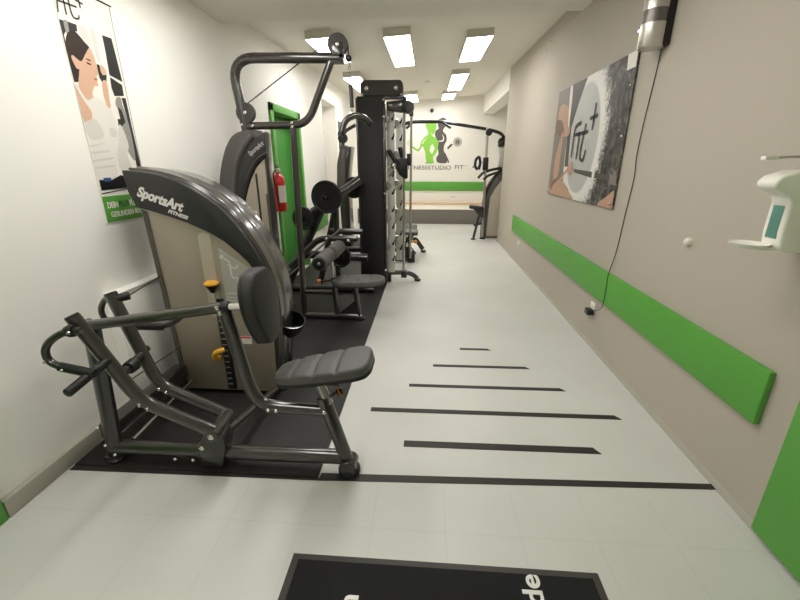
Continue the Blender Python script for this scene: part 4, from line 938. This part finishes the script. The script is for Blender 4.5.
# ================================================================== shrouded machine far on the left
t = thing('far_weight_machine', 'distant dark grey weight tower with curved arm seen left of the rack', 'gym machine', (-1.5, 7.5, 0))
MB().prism([(-1.62, .03), (-1.45, .03), (-1.46, .9), (-1.46, 1.3), (-1.42, 1.6), (-1.38, 1.85), (-1.58, 1.87), (-1.66, 1.55), (-1.68, 1.2), (-1.64, .9)], 7.4, 7.75, 'frame_dark', bevel=.02).build('tower_shell', t)
MB().prism([(-1.60, 1.0), (-1.52, 1.0), (-1.50, 1.8), (-1.56, 1.8)], 7.385, 7.41, 'shroud_edge', bevel=.004).build('shroud_panel', t)
tube('curved_arm', t, [(-1.54, 7.45, 1.86), (-1.53, 7.45, 2.08), (-1.30, 7.45, 2.20)], .03, m='frame_dark', fillet=.1)
MB().cyl((-1.53, 7.38, 1.98), (-1.53, 7.45, 1.98), .085, 'black', 28).build('pulley', t)
tube('base_tube', t, [(-1.60, 7.2, .05), (-1.0, 7.2, .05)], .04, m='frame_dark')
MB().ball((-1.56, 7.37, 1.14), .03, 'steel').build('bolt_cap', t)

# ================================================================== far machine on the right with the crossover bar
t = thing('far_cable_station', 'distant beige-panelled cable station standing at the end of the grey right wall', 'gym machine', (1.4, 8.9, 0))
yf = 8.8
fo = smooth_open([(1.215, .03), (1.21, .6), (1.22, .86), (1.27, 1.06), (1.38, 1.26), (1.56, 1.46), (1.75, 1.55)], 5)
MB().prism(fo+[(1.75, .03)], yf+.015, yf+.4, 'shell', bevel=.02).build('tower_shell', t)
MB().tube([(x-.015, yf+.02, z) for x, z in fo], .035, 'gloss_black', n=14).build('crown_rib', t)
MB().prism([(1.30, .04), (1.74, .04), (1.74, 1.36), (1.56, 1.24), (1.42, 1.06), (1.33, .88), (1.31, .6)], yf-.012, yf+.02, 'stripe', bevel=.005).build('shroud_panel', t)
MB().cyl((1.20, yf-.1, .03), (1.16, yf-.1, 2.24), .028, 'steel').build('chrome_column', t)
for z in (.05,): foot('foot_pad', t, 1.20, yf-.1, .06, .04)
hd = MB().box((1.11, yf-.16, 1.42), (1.22, yf-.06, 1.68), 'black', bevel=.02).build('pulley_carriage', t)
MB().lathe([(.0, -.02), (.065, -.02), (.065, .02), (0, .02)], (1.19, yf-.12, 2.15), (0, 1, 0), 'black', 28).build('pulley', t)
MB().tube([(1.01, yf-.1, 1.44), (.95, yf-.1, 1.50), (.96, yf-.1, 1.64), (1.03, yf-.1, 1.70), (1.06, yf-.1, 1.56), (1.03, yf-.1, 1.44)], .028, 'black', fillet=.04).build('stirrup_handle', t)
MB().cyl((1.05, yf-.1, 1.58), (1.13, yf-.1, 1.58), .012, 'steel', 12).build('handle_link', t)
tube('handle_bar', t, [(1.03, yf-.1, 1.27), (1.12, yf-.1, 1.38), (1.30, yf-.1, 1.44), (1.5, yf-.05, 1.47)], .028, m='gloss_black', fillet=.1)
tube('handle_bar', t, [(1.14, yf-.12, 1.24), (1.22, yf-.12, 1.32), (1.42, yf-.05, 1.38)], .026, m='gloss_black', fillet=.08)
out = densify(roundrect(.30, .3, .08, 6), .04)
pad(out, .06, frame_m((1.02, yf-.2, .65), (1, 0, -.10), (0, 1, 0)), 'pad_base', crown=.01).build('seat', t)
MB().prism([(.96, .65), (1.18, .65), (1.18, .45), (1.08, .50)], yf-.25, yf-.15, 'frame_dark', bevel=.01).build('seat_bracket', t)
tube('seat_leg', t, [(1.10, yf-.2, .58), (1.0, yf-.2, .04)], .028, m='frame_dark')
foot('foot_pad', t, .995, yf-.2, .05, .03)
tube('cross_tube', t, [(1.0, yf-.15, .30), (1.22, yf-.05, .34)], .026, m='frame_dark')
gu = MB().prism([(1.44, 1.36), (1.58, 1.42), (1.60, 1.80), (1.52, 1.95), (1.40, 1.92), (1.46, 1.70)], yf+.05, yf+.2, 'silver_paint', bevel=.02).build('arm_housing', t)
MB().cyl((1.50, yf, 1.98), (1.50, yf+.1, 1.98), .09, 'black', 24).build('pulley', t)
MB().tube([(1.42, yf+.02, 1.9), (1.50, yf+.02, 1.98), (1.62, yf+.02, 2.08)], .035, 'black', fillet=.05).build('arm_joint', t)
cb = tube('crossover_bar', t, [(-1.02, yf, 2.22), (-.62, yf, 2.28), (-.42, yf, 2.365), (.22, yf, 2.365), (1.20, yf, 2.215), (1.50, yf, 2.13), (1.56, yf, 1.92)], .032, m='gloss_black', fillet=.16)
tube('pull_up_grip', cb, [(-.36, yf, 2.35), (-.47, yf-.1, 2.24)], .026, m='gloss_black')
tube('pull_up_grip', cb, [(.24, yf, 2.36), (.42, yf-.1, 2.24)], .026, m='gloss_black')
MB().cyl((-1.02, yf, .02), (-1.02, yf, 2.24), .04, 'frame_dark').build('far_column', t)
foot('foot_pad', t, -1.02, yf, .07, .03)

# ------------------------------------------------------------------ camera and light
cam = bpy.data.cameras.new('camera'); co_ = bpy.data.objects.new('camera', cam); COL.objects.link(co_)
f = 393.0; pitch = math.atan(136/f); yaw = math.atan(29*math.cos(pitch)/f)
fw = Vector((-math.sin(yaw)*math.cos(pitch), math.cos(yaw)*math.cos(pitch), -math.sin(pitch)))
rt = Vector((math.cos(yaw), math.sin(yaw), 0)); upv = rt.cross(fw)
mm = Matrix((rt, upv, -fw)).transposed().to_4x4(); mm.translation = Vector((0, 0, 1.55))
co_.matrix_world = mm
cam.sensor_width = 36; cam.lens = f*36/800; cam.clip_start = .05; cam.clip_end = 60
S.camera = co_
w = bpy.data.worlds.new('world'); S.world = w; w.use_nodes = True
w.node_tree.nodes['Background'].inputs[0].default_value = (.5, .5, .5, 1); w.node_tree.nodes['Background'].inputs[1].default_value = .3
S.view_settings.view_transform = 'Standard'; S.view_settings.look = 'None'; S.view_settings.exposure = EXPOSURE; S.view_settings.gamma = 1
S.view_settings.use_curve_mapping = False
S.cycles.max_bounces = 10; S.cycles.diffuse_bounces = 7; S.cycles.use_denoising = True; S.cycles.sample_clamp_indirect = 6
